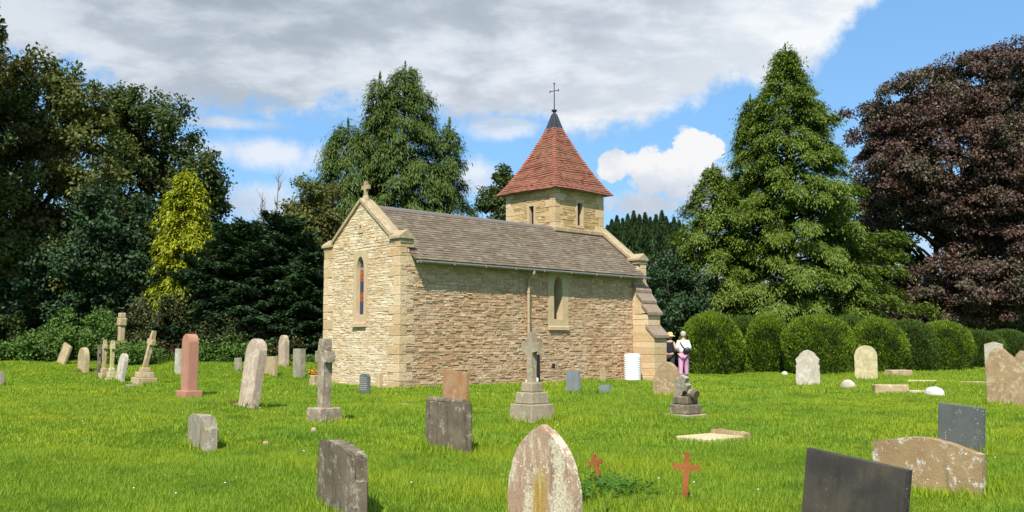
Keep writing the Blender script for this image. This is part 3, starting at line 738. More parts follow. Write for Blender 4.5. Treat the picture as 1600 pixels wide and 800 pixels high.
# ---------------------------------------------------------------- gravestones
PHI = rad(47.07)
EXCL = []                                   # (centre, rot, half w, half d) where no grass grows
def arc(cx, cz, rx, rz, a0, a1, n):
    return [(cx+rx*math.cos(a0+(a1-a0)*k/n), cz+rz*math.sin(a0+(a1-a0)*k/n)) for k in range(n+1)]
def outline(kind, w, h, sink=.3):
    a = w/2; b = [(-a, -sink), (a, -sink)]
    if kind == 'flat': top = [(a, h), (a*.3, h*1.0), (-a*.4, h*.995), (-a, h)]
    elif kind == 'round': top = arc(0, h-a, a, a, 0, PI, 16)
    elif kind == 'seg': top = arc(0, h-a*.45, a, a*.45, 0, PI, 14)
    elif kind == 'gothic':
        zs = h-a*1.7; top = [(a*(1-t**2.6)**.85, zs+(h-zs)*t) for t in [k/12 for k in range(13)]]
        top += [(-x, z) for x, z in top[-2::-1]]
    elif kind == 'gothicwide':
        zs = h-a*1.05; top = [(a*math.cos(t*PI/2)**.9 if t < 1 else 0, zs+(h-zs)*math.sin(t*PI/2)**1.0) for t in [k/12 for k in range(13)]]
        top += [(-x, z) for x, z in top[-2::-1]]
    elif kind == 'shoulder': top = [(a, h-a*.95), (a*.80, h-a*.93), *arc(0, h-a*.8, a*.78, a*.8, .05, PI-.05, 14), (-a*.80, h-a*.93), (-a, h-a*.95)]
    elif kind == 'gable': top = [(a, h-a*.28), (0, h), (-a, h-a*.28)]
    elif kind == 'camber': top = [(a, h-.085*w), (a*.80, h-.078*w), *[(a*.80*(1-2*k/10), h-.07*w+.07*w*math.sin(PI*k/10)) for k in range(1, 10)], (-a*.80, h-.078*w), (-a, h-.085*w)]
    elif kind == 'broken': top = [(a, h*.80), (a*.72, h*.93), (a*.45, h*.9), (a*.1, h), (-a*.5, h*.97), (-a*.8, h*.84), (-a, h*.8)]
    elif kind == 'stepped': top = [(a, h*.62), (a*.80, h*.64), (a*.80, h*.84), (a*.6, h*.86), (a*.56, h*.97), (0, h), (-a*.7, h*.99), (-a, h*.9)]
    elif kind == 'notched': top = [(a, h*.50), (a*.93, h*.52), (a*.93, h*.88), (a*.80, h*.91), (a*.3, h*.96), (-a*.4, h), (-a*.93, h*.96), (-a*.93, h*.52), (-a, h*.50)]
    elif kind == 'ornate':
        top = [(a, h*.30), (a*.93, h*.36), (a*.95, h*.44), (a*1.0, h*.52), (a*.86, h*.60), (a*.92, h*.68), (a*1.0, h*.72), (a*.86, h*.78), (a*.72, h*.80), (a*.60, h*.90), (a*.3, h*.97), (0, h)]
        top += [(-x, z) for x, z in top[-2::-1]]
    elif kind == 'scroll':   # ornate large stone: central point, concave shoulders, end knobs
        top = [(a, h*.82), (a*.98, h*.88), (a*.86, h*.92), (a*.74, h*.88), (a*.60, h*.83), (a*.42, h*.86), (a*.2, h*.95), (0, h)]
        top += [(-x, z) for x, z in top[-2::-1]]
    elif kind == 'peak':     # peaked to the left, falling in a curve to a knob at the right
        top = [(a, h*.72), (a*.6, h*.84), (a*.5, h*.92), (a*.25, h*.94), (a*.10, h*.87), (a*.06, h*.79), (-a*.12, h*.85), (-a*.34, h*.96), (-a*.5, h), (-a*.66, h*.97), (-a*.84, h*.88), (-a*.92, h*.80), (-a, h*.70)]
    elif kind == 'slope': top = [(a, h*.93), (-a, h)]
    return b+top
TUFTS = []
def theta(px): return PHI - math.atan((px-800)/F)
def stone(px, by, wpx, hpx, kind, mat, label, cat='gravestone', t=.11, tilt=0, lean=0, phi=None, group=None, jit=.003, base=None, name='gravestone', p=None, sink=.3, apparent=True):
    p = p or on_ground(px, by); m = mpp(p)
    TUFTS.append((p, wpx*m, PHI))
    ph = PHI if phi is None else rad(phi); th = ph - math.atan((px-800)/F)
    h = hpx*m; w = max(.18, (wpx*m - t*abs(math.sin(th)))/abs(math.cos(th)))
    bm = bmesh.new(); prism(bm, outline(kind, w, h, sink), t, min(.014, t*.15), jit=jit)
    rot = (rad(lean), rad(tilt), -ph)
    R = Matrix.Rotation(-ph, 4, 'Z') @ Matrix.Rotation(rad(tilt), 4, 'Y') @ Matrix.Rotation(rad(lean), 4, 'X')
    if base:
        r = thing(name, label, cat, p, group=group, rot=R.to_euler())
        obj('headstone', bm, M[mat], r)
        bm = bmesh.new(); bw, bd, bh = base; box(bm, -w/2-bw, w/2+bw, -t/2-bd, t/2+bd, -.25, bh, bev=.012); obj('plinth', bm, M[mat], r)
        return r, w, h, m
    o = obj(name, bm, M[mat], None, p, R.to_euler()); tag(o, label, cat, group)
    return o, w, h, m

stone(95, 569, 13, 32, 'flat', 'buff', 'small buff gravestone leaning far right at the bramble edge, leftmost under the dark trees', tilt=14, t=.10, lean=-14)
stone(130, 581, 17, 38, 'round', 'buff', 'small round-topped buff gravestone with reddish moss at its foot, left of the little crosses', t=.16)
stone(187, 596, 14, 44, 'round', 'greyp', 'slim speckled pale headstone leaning right, immediately right of the little stepped crosses', t=.12, tilt=4, lean=-7)
stone(279, 585, 13, 40, 'flat', 'greyp', 'narrow flat-topped grey headstone half hidden behind the pink one', t=.16)
r_, w_, h_, m_ = stone(295, 621, 25, 99, 'round', 'pink', 'tall polished pink granite headstone with round top on a square base', 'headstone', t=.25, base=(.08, .10, .17))
r_, w_, h_, m_ = stone(388, 637, 32, 108, 'round', 'pinkl', 'tall round-topped headstone leaning right with white crusted edge and mossy foot', 'headstone', t=.17, tilt=5, lean=-5, base=(.0, .05, .05))
stone(372, 580, 12, 21, 'flat', 'grey', 'little grey stub of a headstone behind the tall leaning round-topped one', t=.1, tilt=-3)
stone(421, 586, 25, 29, 'flat', 'buff', 'low square pale headstone between the leaning round-topped one and the slim shouldered one', t=.14)
stone(443, 572, 17, 48, 'shoulder', 'pinkl', 'slim pale shouldered headstone with rounded head against the dark yew', t=.2)
stone(467, 590, 20, 45, 'flat', 'grey', 'squared grey headstone just left of the rough granite cross', t=.2)
stone(570, 616, 18, 32, 'seg', 'slate', 'small dark slate headstone with pale lines of lettering by the chapel corner', t=.09)
o_s = [o for o in COL.objects if o.get('label', '').startswith('small dark slate')][0]
p = on_ground(570, 616); m_ = mpp(p)
h_ = 32*m_; zz = h_*.78
while zz > h_*.15:
    bm = bmesh.new(); x = -.16+random.uniform(0, .03)
    while x < .14:
        L_ = random.uniform(.02, .06); box(bm, x, min(x+L_, .17), -.052, -.0455, zz, zz+.016); x += L_+.015
    zz -= .05; obj('text_line', bm, M['inscr'], o_s)
stone(559, 597, 8, 16, 'flat', 'buff', 'tiny square stone stub against the foot of the gable wall', t=.12, jit=0)
stone(316, 698, 46, 50, 'stepped', 'grey', 'low eroded grey headstone with broken stepped edge, alone in the grass at left', t=.16, jit=.008, phi=56)
stone(533, 796, 80, 104, 'notched', 'dark', 'thick dark weathered headstone with notched right edge in the left foreground', t=.13, jit=.004, phi=61)
stone(711, 636, 42, 56, 'flat', 'orange', 'rusty orange headstone standing behind the dark rolled-top stone', t=.08, tilt=3)
r_, w_, h_, m_ = stone(700, 702, 74, 73, 'flat', 'dark', 'dark broad headstone with rolled top edge before the orange one', 'headstone', t=.13, base=None, phi=55)
bm = bmesh.new(); tube(bm, [(-w_/2+.02, 0, h_+.012), (w_/2-.1, 0, h_+.012)], .045, 10); obj('rolled_top', bm, M['dark'], r_)
stone(850, 822, 117, 157, 'gothic', 'front', 'big pointed-arch headstone crusted with pale and mustard lichen, nearest the camera', 'headstone', t=.10)
stone(896, 613, 23, 34, 'flat', 'bluegrey', 'plain blue-grey headstone with square top near the long chapel wall', t=.09)
stone(946, 615, 21, 13, 'flat', 'bluegrey', 'tiny low blue-grey stone block right of the plain blue-grey headstone', t=.14)
stone(943, 598, 8, 24, 'flat', 'buff', 'thin leaning stone stub against the long chapel wall left of the white barrel', t=.1, tilt=-6)
r_, w_, h_, m_ = stone(1043, 617, 46, 51, 'shoulder', 'tanb', 'broad shouldered sandstone headstone on a long plinth in front of the buttress', 'headstone', t=.14, base=(.16, .10, .035))
stone(1263, 601, 37, 54, 'ornate', 'greyp', 'ornate scalloped pale grey headstone in front of the clipped bushes', 'headstone', t=.14, phi=25)
stone(1354, 593, 34, 53, 'gothicwide', 'buffy', 'clean yellow pointed-arch headstone before the clipped bushes', 'headstone', t=.12, phi=28)
stone(1554, 574, 27, 47, 'gable', 'greyp', 'pale square headstone with low pitched top at far right by the bushes', 'headstone', t=.14, p=Vector((at(1554, 574, 45).x, 45, gzf(at(1554, 574, 45).x, 45))))
stone(1588, 634, 84, 91, 'peak', 'tanb', 'large brown sandstone headstone with scrolled peak cut by the right edge', 'headstone', t=.15)
stone(1502, 705, 68, 72, 'flat', 'slate', 'tilted square grey slate headstone behind the broad cambered one', 'headstone', t=.07, tilt=5, lean=5, jit=.002)
stone(1448, 765, 164, 80, 'camber', 'camber', 'broad low tan headstone with cambered top and white lichen crust', 'headstone', t=.13, tilt=3)
stone(1330, 838, 158, 122, 'flat', 'dark2', 'dark slate headstone sunk and tilted to the right in the right foreground', 'headstone', t=.085, tilt=7, sink=.6, jit=.002)
stone(2, 603, 9, 22, 'flat', 'grey', 'sliver of grey headstone cut off by the left edge of the picture', t=.12)

def lump(px, by, wpx, hpx, mat, label, kind='dome', depth=.5, name='stone', cat='stone', rot=None):
    p = on_ground(px, by); m = mpp(p); w = wpx*m; h = hpx*m
    bm = bmesh.new()
    if kind == 'dome':
        bmesh.ops.create_icosphere(bm, subdivisions=3, radius=1)
        for v in bm.verts:
            n = mnoise.noise(v.co*2.1+Vector((px, 0, 0)))
            v.co = v.co*(1+.10*n); v.co = Vector((v.co.x*w/2, v.co.y*w/2*depth, (abs(v.co.z)**.8*(1 if v.co.z > 0 else -1))*h))
        sm = True
    else:
        box(bm, -w/2, w/2, -w*depth/2, w*depth/2, -.12, h, bev=min(.02, h*.3)); bmesh.ops.subdivide_edges(bm, edges=bm.edges[:], cuts=3, use_grid_fill=True)
        for v in bm.verts: v.co += Vector((mnoise.noise(v.co*5+Vector((px, 3, 0))), mnoise.noise(v.co*5+Vector((px, 9, 4))), mnoise.noise(v.co*5+Vector((px, 1, 7)))*.8))*min(.02, h*.15)
        sm = False
    o = obj(name, bm, M[mat], None, p, (0, 0, rot if rot is not None else -PHI), sm)
    return tag(o, label, cat)
lump(1325, 607, 25, 14, 'greyp', 'low domed grey stone sunk in grass between the ornate and yellow headstones', name='sunken_headstone', cat='gravestone')
lump(1460, 618, 33, 14, 'white', 'white half-domed stone in the grass below the clipped bushes at right', name='sunken_headstone', cat='gravestone', depth=.6)
lump(1392, 613, 52, 12, 'buff', 'fallen squared buff stone lying like a log beside the white dome', 'block', .3, 'fallen_stone', 'fallen stone', rot=-.1)
lump(1434, 613, 28, 3, 'greyp', 'thin pale slab flat in grass touching the fallen buff log-like stone', 'block', .4, 'flat_slab', 'slab', rot=-.2)
lump(1404, 587, 38, 9, 'buff', 'wedge-shaped fallen buff slab right of the yellow pointed headstone', 'block', .5, 'fallen_stone', 'fallen stone', rot=.35)
lump(1441, 597, 42, 3, 'buffy', 'long thin yellowish kerb lying in grass below the wedge-shaped slab', 'block', .12, 'kerb_stone', 'kerb stone', rot=-.5)
lump(1465, 575, 17, 9, 'buff', 'small buff stone block tucked against the foot of the clipped bushes', 'block', .6, 'stone_block', 'stone')
lump(1524, 600, 48, 4, 'tanb', 'low brown kerb line in grass left of the large brown headstone', 'block', .12, 'kerb_stone', 'kerb stone', rot=0)
lump(1226, 586, 11, 6, 'white', 'small white stone at the foot of the leftmost clipped bushes', 'dome', .7)
lump(490, 674, 11, 6, 'buff', 'fist-sized pale stone in grass in front of the rough granite cross', 'dome', .8)
lump(415, 694, 12, 5, 'tanb', 'small mossy stone lump in bare patch of grass at left centre', 'dome', .8)
lump(632, 633, 30, 2, 'grey', 'grey slab flush with the grass near the chapel corner', 'block', .5, 'flat_slab', 'slab')
lump(205, 604, 20, 3, 'grey', 'mossy grey slab flush with grass left of the leaning stepped cross', 'block', .5, 'flat_slab', 'slab')
lump(491, 603, 14, 17, 'buff', 'little pale stone holding orange flowers beside the rough granite cross', 'block', .8, 'flower_block', 'stone')
fb = on_ground(491, 603); mm = mpp(fb)
ft = thing('flower_bunch', 'bunch of orange flowers on the little stone by the granite cross', 'flowers', fb+Vector((0, 0, 17*mm)))
random.seed(5)
for nm, mt_, nn in (('blossom', 'petal', 16), ('blossom', 'petaly', 6)):
    bm = bmesh.new()
    for k in range(nn):
        c = Vector((random.uniform(-.17, .17), random.uniform(-.1, .1), random.uniform(.02, .16)))
        bmesh.ops.create_icosphere(bm, subdivisions=1, radius=.035, matrix=Matrix.Translation(c) @ Matrix.Diagonal((1, 1, .6, 1)))
    obj(nm, bm, M[mt_], ft)
bm = bmesh.new()
for k in range(40):
    c = Vector((random.uniform(-.16, .16), random.uniform(-.1, .1), 0)); d = Vector((random.uniform(-.05, .05), random.uniform(-.05, .05), random.uniform(.06, .14)))
    s = Vector((.012, .012, 0)); bm.faces.new([bm.verts.new(q) for q in (c-s, c+s, c+d)])
obj('stems', bm, LM['weed'], ft)

# crosses
def cross_outline(w, h, aw, az, ah, taper=.8, sink=.05):
    """w shaft width, aw arm span, az arm centre height, ah arm height"""
    a = w/2; b = a*taper
    return [(-a, -sink), (a, -sink), (b, az-ah/2), (aw/2, az-ah/2), (aw/2, az+ah/2), (b, az+ah/2), (b*.95, h), (-b*.95, h), (-b, az+ah/2), (-aw/2, az+ah/2), (-aw/2, az-ah/2), (-b, az-ah/2)]
def stone_cross(px, by, hpx, mat, label, shaft, arms, steps, tilt=0, t=None, group=None, name='stone_cross', D=None, lean=0, shift=None):
    """shaft=(w, taper), arms=(span, centre fraction, height) in metres; steps=[(w,d,h),...] bottom first"""
    p = on_ground(px, by) if D is None else Vector((at(px, by, D).x, D, gzf(at(px, by, D).x, D)))
    m = mpp(p); H = hpx*m; shaft = (shaft[0]*m, shaft[1]); arms = (arms[0]*m, arms[1], arms[2]*m); t = t*m; steps = [(a*m, b*m, c*m) for a, b, c in steps]
    R = Matrix.Rotation(-PHI, 4, 'Z') @ Matrix.Rotation(rad(tilt*.25), 4, 'Y')
    TUFTS.append((p, (steps[0][0] if steps else .3)*1.1, PHI))
    r = thing(name, label, 'stone cross', p, group=group, rot=R.to_euler())
    z = 0
    for i, (w, d, h) in enumerate(steps):
        bm = bmesh.new()
        v = box(bm, -w/2, w/2, -d/2, d/2, z-(.25 if i == 0 else -.002), z+h, bev=0)
        for q in v[4:]: q.co.x *= .93; q.co.y *= .93
        bmesh.ops.bevel(bm, geom=bm.edges[:], offset=.014, segments=1, affect='EDGES')
        obj('step', bm, M[mat], r); z += h
    bm = bmesh.new(); hh = H-z
    prism(bm, cross_outline(shaft[0], hh, arms[0], hh*arms[1], arms[2], shaft[1]), t or shaft[0]*.8, .014, jit=.003)
    obj('cross', bm, M[mat], r, (0, 0, z), (rad(lean), rad(tilt*.75), 0))
    return r
stone_cross(154, 588, 49, 'dark', 'small dark brown cross behind the leftmost pale stepped cross', (4.5, .9), (13, .72, 5), [(13, 12, 6)], t=4)
stone_cross(162, 592, 61, 'buff', 'left one of the pale twin stepped crosses near the brambles', (5, .9), (13, .76, 6), [(14, 14, 9), (9, 9, 7)], t=5)
stone_cross(174, 594, 62, 'buffy', 'right one of the pale twin stepped crosses, beside the slim speckled headstone', (5, .9), (13, .76, 7), [(17, 16, 3), (13, 12, 10), (8.5, 8.5, 6)], t=5)
stone_cross(225, 600, 84, 'buff', 'buff stone cross leaning right on three wide steps', (8, .8), (21, .70, 8), [(33, 32, 10), (24, 23, 8.5), (14, 14, 7)], tilt=9, t=6.5, lean=-9)
# thick granite cross
stone_cross(506, 661, 131, 'granite', 'rough-hewn granite cross with short arms on a chamfered block at left centre', (17, .92), (38, .74, 17), [(42, 42, 24)], t=15)
for o_ in [c for c in COL.objects if c.parent and c.parent.get('label', '').startswith('rough-hewn')]:
    b_ = bmesh.new(); b_.from_mesh(o_.data); bmesh.ops.triangulate(b_, faces=b_.faces[:]); 
    for _ in range(3): bmesh.ops.subdivide_edges(b_, edges=[e for e in b_.edges if e.calc_length() > .07], cuts=1)
    bmesh.ops.triangulate(b_, faces=b_.faces[:])
    for v_ in b_.verts: v_.co += Vector((mnoise.noise(v_.co*24), mnoise.noise(v_.co*24+Vector((7, 0, 0))), mnoise.noise(v_.co*24+Vector((0, 7, 0)))))*.011
    b_.to_mesh(o_.data); b_.free()
# tall cross before the wall
stone_cross(831, 655, 136, 'stepc', 'tall slender grey cross on three steps in front of the downpipe', (13, .78), (37, .69, 14), [(53, 52, 24), (39, 38, 18), (26, 25, 15)], t=11)
# squat shaft monument in the brambles
p = Vector((at(189, 540, 38.9).x, 38.9, 0)); p.z = gzf(p.x, p.y); m = mpp(p)
r = thing('stone_monument', 'square stone pillar monument with thick capped head rising from the ivy at left', 'monument', p, -PHI)
bm = bmesh.new(); box(bm, -.2, .2, -.2, .2, -.2, .90, bev=.02); obj('pedestal', bm, M['buff'], r)
bm = bmesh.new(); v = box(bm, -.115, .115, -.115, .115, .902, 1.52, bev=0); bmesh.ops.bevel(bm, geom=bm.edges[:], offset=.03, segments=1, affect='EDGES'); obj('shaft', bm, M['buff'], r)
bm = bmesh.new(); box(bm, -.165, .165, -.15, .15, 1.522, 1.84, bev=.03); box(bm, -.13, .13, -.12, .12, 1.836, 2.05, bev=.03); obj('head', bm, M['buff'], r)

# broken monument at right of the people
p = on_ground(1071, 652); m = mpp(p)
r = thing('broken_monument', 'toppled stone cross lying across its own stepped base beside the people', 'monument', p, -PHI)
z = 0
for (w, d, h) in ((.56, .54, .06), (.42, .40, .17), (.33, .31, .14)):
    bm = bmesh.new(); box(bm, -w/2, w/2, -d/2, d/2, z-(.2 if z == 0 else -.002), z+h, bev=.016); obj('step', bm, M['dark' if z else 'stepc'], r); z += h
bm = bmesh.new(); prism(bm, cross_outline(.15, .40, .30, .24, .12, .95), .13, .014, jit=.005)
obj('fallen_cross', bm, M['grey'], r, (-.09, -.04, z-.01), (rad(8), rad(24), 0))
bm = bmesh.new(); tube(bm, [(.02, 0, .06), (.20, 0, .03)], [.075, .085], 10); obj('fallen_boss', bm, M['dark'], r, (.06, -.02, z+.02), (0, rad(8), 0))

# flat sand-coloured ledger slab
p = on_ground(1112, 686); m = mpp(p)
r = thing('grave_slab', 'pale sandy ledger slab lying flat with a raised broken kerb on its far side', 'grave slab', p, -rad(52))
bm = bmesh.new(); box(bm, -.31, .31, -.42, .34, -.1, .045, bev=.012); obj('slab', bm, M['sandslab'], r)
bm = bmesh.new(); prism(bm, [(-.33, -.1), (.33, -.1), (.33, .08), (.2, .10), (.1, .085), (-.2, .11), (-.29, .09), (-.33, .10)], .11, .012, jit=.004); obj('kerb', bm, M['tanb'], r, (0, .41, 0))
EXCL.append((p, -rad(52), .32, .47))

# rusty iron grave markers
def iron_cross(px, by, hpx, label, tilt, phi, scale=1):
    p = on_ground(px, by); m = mpp(p); h = hpx*m; a = .028*scale
    az = h*.68; s = h*.27
    def lobes(cx, cz, dx, dz):
        pr = [(-1, 0), (-1, .45), (-1.7, .75), (-1.35, 1.35), (-.55, 1.3), (0, 1.75), (.55, 1.3), (1.35, 1.35), (1.7, .75), (1, .45), (1, 0)]
        out = []
        for u_, v_ in pr: out.append((cx+(dz*u_+dx*v_)*a*.8, cz+(-dx*u_+dz*v_)*a*.8))
        return out
    o = [(-a, -.25), (a, -.25), (a*.85, az-a)]
    o += lobes(s*.78, az, 1, 0)[::-1] + [(a*.85, az+a)] + lobes(0, h-a*1.2, 0, 1)[::-1] + [(-a*.85, az+a)] + lobes(-s*.78, az, -1, 0)[::-1] + [(-a*.85, az-a)]
    bm = bmesh.new(); prism(bm, o, .022, .004)
    R = Matrix.Rotation(rad(-phi), 4, 'Z') @ Matrix.Rotation(rad(tilt), 4, 'Y')
    tag(obj('iron_cross', bm, M['rust'], None, p, R.to_euler()), label, 'iron cross', 'rusty iron grave crosses')
iron_cross(1070, 779, 71, 'larger upright rusty iron cross with trefoil ends in the foreground grass', 4, 12, .95)
iron_cross(937, 750, 40, 'smaller darker rusty iron cross leaning left among weeds', -16, 35, .85)

# black slab leaning by the wall, white thing at its foot, white barrel
def cw(u, v, z=None):
    q = C0 + U*u + Vv*v; q.z = gzf(q.x, q.y) if z is None else z; return q
q = cw(5.05, -.52)
bm = bmesh.new(); box(bm, -.20, .20, -.06, .06, -.2, .98, bev=.012)
tag(obj('black_gravestone', bm, M['black'], None, q, (0, 0, -rad(18))), 'narrow upright black stone by the chapel wall behind the tall cross', 'gravestone')
q = cw(4.72, -.75)
bm = bmesh.new()
for k in range(7): bmesh.ops.create_icosphere(bm, subdivisions=2, radius=random.uniform(.07, .11), matrix=Matrix.Translation((random.uniform(-.14, .14), random.uniform(-.06, .06), random.uniform(.04, .17))))
for v in bm.verts: v.co += Vector((mnoise.noise(v.co*14), mnoise.noise(v.co*14+Vector((5, 0, 0))), mnoise.noise(v.co*14+Vector((0, 5, 0)))))*.03
tag(obj('white_flowers', bm, M['whitep'], None, q), 'crumpled white bunch at the foot of the black stone', 'flowers')
q = cw(9.9, -.62)
r = thing('barrel', 'white ribbed plastic barrel standing by the chapel wall and buttress', 'barrel', q)
prof_ = [(.27, -.05), (.29, .0)]; zz = .0
for k in range(12): prof_ += [(.30, .03+k*.073), (.312, .05+k*.073), (.30, .07+k*.073)]
prof_ += [(.29, .92), (.27, .94)]
bm = bmesh.new(); lathe(bm, prof_, 28); obj('drum', bm, M['barrel'], r, smooth_=True)
bm = bmesh.new(); lathe(bm, [(.29, .936), (.285, .965), (.1, .972)], 28); obj('lid', bm, M['barrel'], r)

# ---------------------------------------------------------------- people (seen from behind)
def skin_mesh(name, verts, edges, radii, mat, parent, root=0, sub=1):
    me = bpy.data.meshes.new(name); me.from_pydata([tuple(v) for v in verts], edges, []); me.materials.append(mat)
    o = bpy.data.objects.new(name, me); COL.objects.link(o); o.parent = parent
    md = o.modifiers.new('Skin', 'SKIN'); md.use_smooth_shade = True
    if not me.skin_vertices: bpy.context.view_layer.objects.active = o
    lay = me.skin_vertices[0].data if me.skin_vertices else None
    if lay is None: return o
    for i, rr in enumerate(radii):
        lay[i].radius = rr if isinstance(rr, tuple) else (rr, rr); lay[i].use_root = (i == root)
    s = o.modifiers.new('Subsurf', 'SUBSURF'); s.levels = sub; s.render_levels = sub+1
    return o
def person(loc, rotz, label, kind):
    r = thing('person', label, 'person', loc, rotz)
    # joints: facing +Y (away from camera), x right
    J = {}; V = []; E = []; Rr = []
    def a(name, co, rr, par=None):
        J[name] = len(V); V.append(Vector(co)); Rr.append(rr)
        if par is not None: E.append((J[par], J[name]))
    a('pelvis', (0, 0, .92), (.145, .11)); a('waist', (0, .0, 1.06), (.125, .095), 'pelvis'); a('chest', (0, .01, 1.24), (.15, .105), 'waist')
    a('neckb', (0, .02, 1.40), (.085, .075), 'chest'); a('neck', (0, .03, 1.46), .05, 'neckb'); a('headl', (0, .05, 1.53), (.07, .08), 'neck'); a('head', (0, .05, 1.61), (.078, .095), 'headl'); a('crown', (0, .045, 1.675), (.055, .065), 'head')
    for s, sd in ((-1, 'l'), (1, 'r')):
        a('sh'+sd, (s*.165, .0, 1.36), .062, 'neckb')
        if kind == 'white':
            el = (s*.245, -.05, 1.12); wr = (s*.19, .13, 1.0)
        else:
            el = (s*.26, -.06, 1.10); wr = (s*.12, .13, 1.02)
        a('el'+sd, el, .043, 'sh'+sd); a('wr'+sd, wr, .03, 'el'+sd); a('pm'+sd, (wr[0]-s*.02, wr[1]+.07, wr[2]-.01), (.034, .022), 'wr'+sd)
        hd = Vector((wr[0]-s*.03, wr[1]+.10, wr[2]-.01))
        for k in range(4):
            fx = (k-1.5)*.019; ln = (.055, .065, .062, .05)[k]
            a(f'f{k}a'+sd, hd+Vector((fx, .03, 0)), .0095, 'pm'+sd); a(f'f{k}b'+sd, hd+Vector((fx, .03+ln*.6, -.02)), .0085, f'f{k}a'+sd)
        a('th'+sd, hd+Vector((-s*.045, -.01, -.01)), .011, 'pm'+sd); a('th2'+sd, hd+Vector((-s*.055, .025, -.015)), .009, 'th'+sd)
        a('hip'+sd, (s*.09, 0, .84), (.095, .10), 'pelvis'); st = .10*s*(1 if kind == 'white' else -1)
        a('kn'+sd, (s*.10, st*.6+.02, .48), .058, 'hip'+sd); a('an'+sd, (s*.10, st, .09), .038, 'kn'+sd); a('toe'+sd, (s*.11, st+.13, .03), (.035, .025), 'an'+sd)
    skin_mesh('body', V, E, Rr, M['skin'], r)
    def sub(name, keys, scale, mat, add=()):
        ks = [k for k in keys]; id_ = {k: i for i, k in enumerate(ks)}
        vs = [V[J[k]] for k in ks]; es = []
        for (p_, q_) in E:
            kp = [k for k in ks if J[k] == p_]; kq = [k for k in ks if J[k] == q_]
            if kp and kq: es.append((id_[kp[0]], id_[kq[0]]))
        rr = []
        for k in ks:
            R0 = Rr[J[k]]; R0 = R0 if isinstance(R0, tuple) else (R0, R0)
            sc = scale.get(k, scale['*']); rr.append((R0[0]*sc+.012, R0[1]*sc+.012))
        return skin_mesh(name, vs, es, rr, mat, r)
    if kind == 'white':
        sub('shirt', ['pelvis', 'waist', 'chest', 'neckb', 'shl', 'shr', 'ell', 'elr', 'wrl', 'wrr'], {'*': 1.18, 'pelvis': 1.22, 'waist': 1.38, 'wrl': 1.35, 'wrr': 1.35, 'ell': 1.4, 'elr': 1.4}, M['shirt'])
        sub('trousers', ['pelvis', 'hipl', 'hipr', 'knl', 'knr', 'anl', 'anr'], {'*': 1.15, 'knl': 1.45, 'knr': 1.45, 'anl': 1.7, 'anr': 1.7}, M['trouserp'])
        bm = bmesh.new(); lathe(bm, [(.100, 1.625), (.108, 1.65), (.098, 1.70), (.06, 1.745), (.01, 1.755)], 16, (0, .045, 0)); box(bm, -.07, .07, .13, .22, 1.635, 1.648, bev=.004); obj('cap', bm, M['cap'], r, smooth_=True)
        bm = bmesh.new(); bmesh.ops.create_icosphere(bm, subdivisions=3, radius=1, matrix=Matrix.Translation((0, .03, 1.60)) @ Matrix.Diagonal((.094, .10, .085, 1))); obj('hair', bm, M['hair'], r, smooth_=True)
    else:
        sub('top', ['pelvis', 'waist', 'chest', 'neckb', 'shl', 'shr'], {'*': 1.12, 'waist': 1.25, 'shl': .95, 'shr': .95}, M['navy'])
        sub('trousers', ['pelvis', 'hipl', 'hipr', 'knl', 'knr', 'anl', 'anr'], {'*': 1.12, 'knl': 1.3, 'knr': 1.3, 'anl': 1.4, 'anr': 1.4}, M['trousern'])
        bm = bmesh.new(); lathe(bm, [(.205, 1.60), (.21, 1.615), (.12, 1.655), (.112, 1.67), (.105, 1.74), (.07, 1.775), (.01, 1.78)], 20, (0, .045, 0)); obj('straw_hat', bm, M['straw'], r, smooth_=True)
        bm = bmesh.new(); bmesh.ops.create_icosphere(bm, subdivisions=3, radius=1, matrix=Matrix.Translation((0, .03, 1.585)) @ Matrix.Diagonal((.092, .10, .10, 1))); obj('hair', bm, M['hair'], r, smooth_=True)
    bm = bmesh.new()
    for s, sd in ((-1, 'l'), (1, 'r')):
        an = V[J['an'+sd]]; bmesh.ops.create_icosphere(bm, subdivisions=2, radius=1, matrix=Matrix.Translation((an.x, an.y+.05, .045)) @ Matrix.Diagonal((.052, .135, .05, 1)))
    obj('shoes', bm, M['shoe'], r, smooth_=True)
    return r
def gp_(px, D):
    q = at(px, 560, D); return Vector((q.x, q.y, gzf(q.x, q.y)))
pb = gp_(1068, 36.2); pa = gp_(1047, 37.6)
person(pb, -.25, 'person in white shirt, pale cap and pink trousers seen from behind beside the bushes', 'white')
person(pa, -.5, 'person in black sleeveless top and straw hat half hidden by the buttress', 'black')
bm = bmesh.new()
bmesh.ops.create_icosphere(bm, subdivisions=3, radius=1, matrix=Matrix.Translation((.14, -.19, 1.02)) @ Matrix.Rotation(rad(-20), 4, 'Y') @ Matrix.Diagonal((.15, .06, .12, 1)))
tube(bm, [(-.13, -.02, 1.43), (-.10, -.135, 1.33), (-.02, -.165, 1.2), (.08, -.18, 1.08)], .017, 6)
tube(bm, [(-.13, -.02, 1.43), (-.10, .12, 1.34), (0, .16, 1.2), (.16, .10, 1.08), (.24, -.08, 1.05), (.2, -.17, 1.05)], .012, 6)
tag(obj('shoulder_bag', bm, M['bag'], None, pb, (0, 0, -.25), True), 'black crossbody bag worn on the back of the person in white', 'bag')
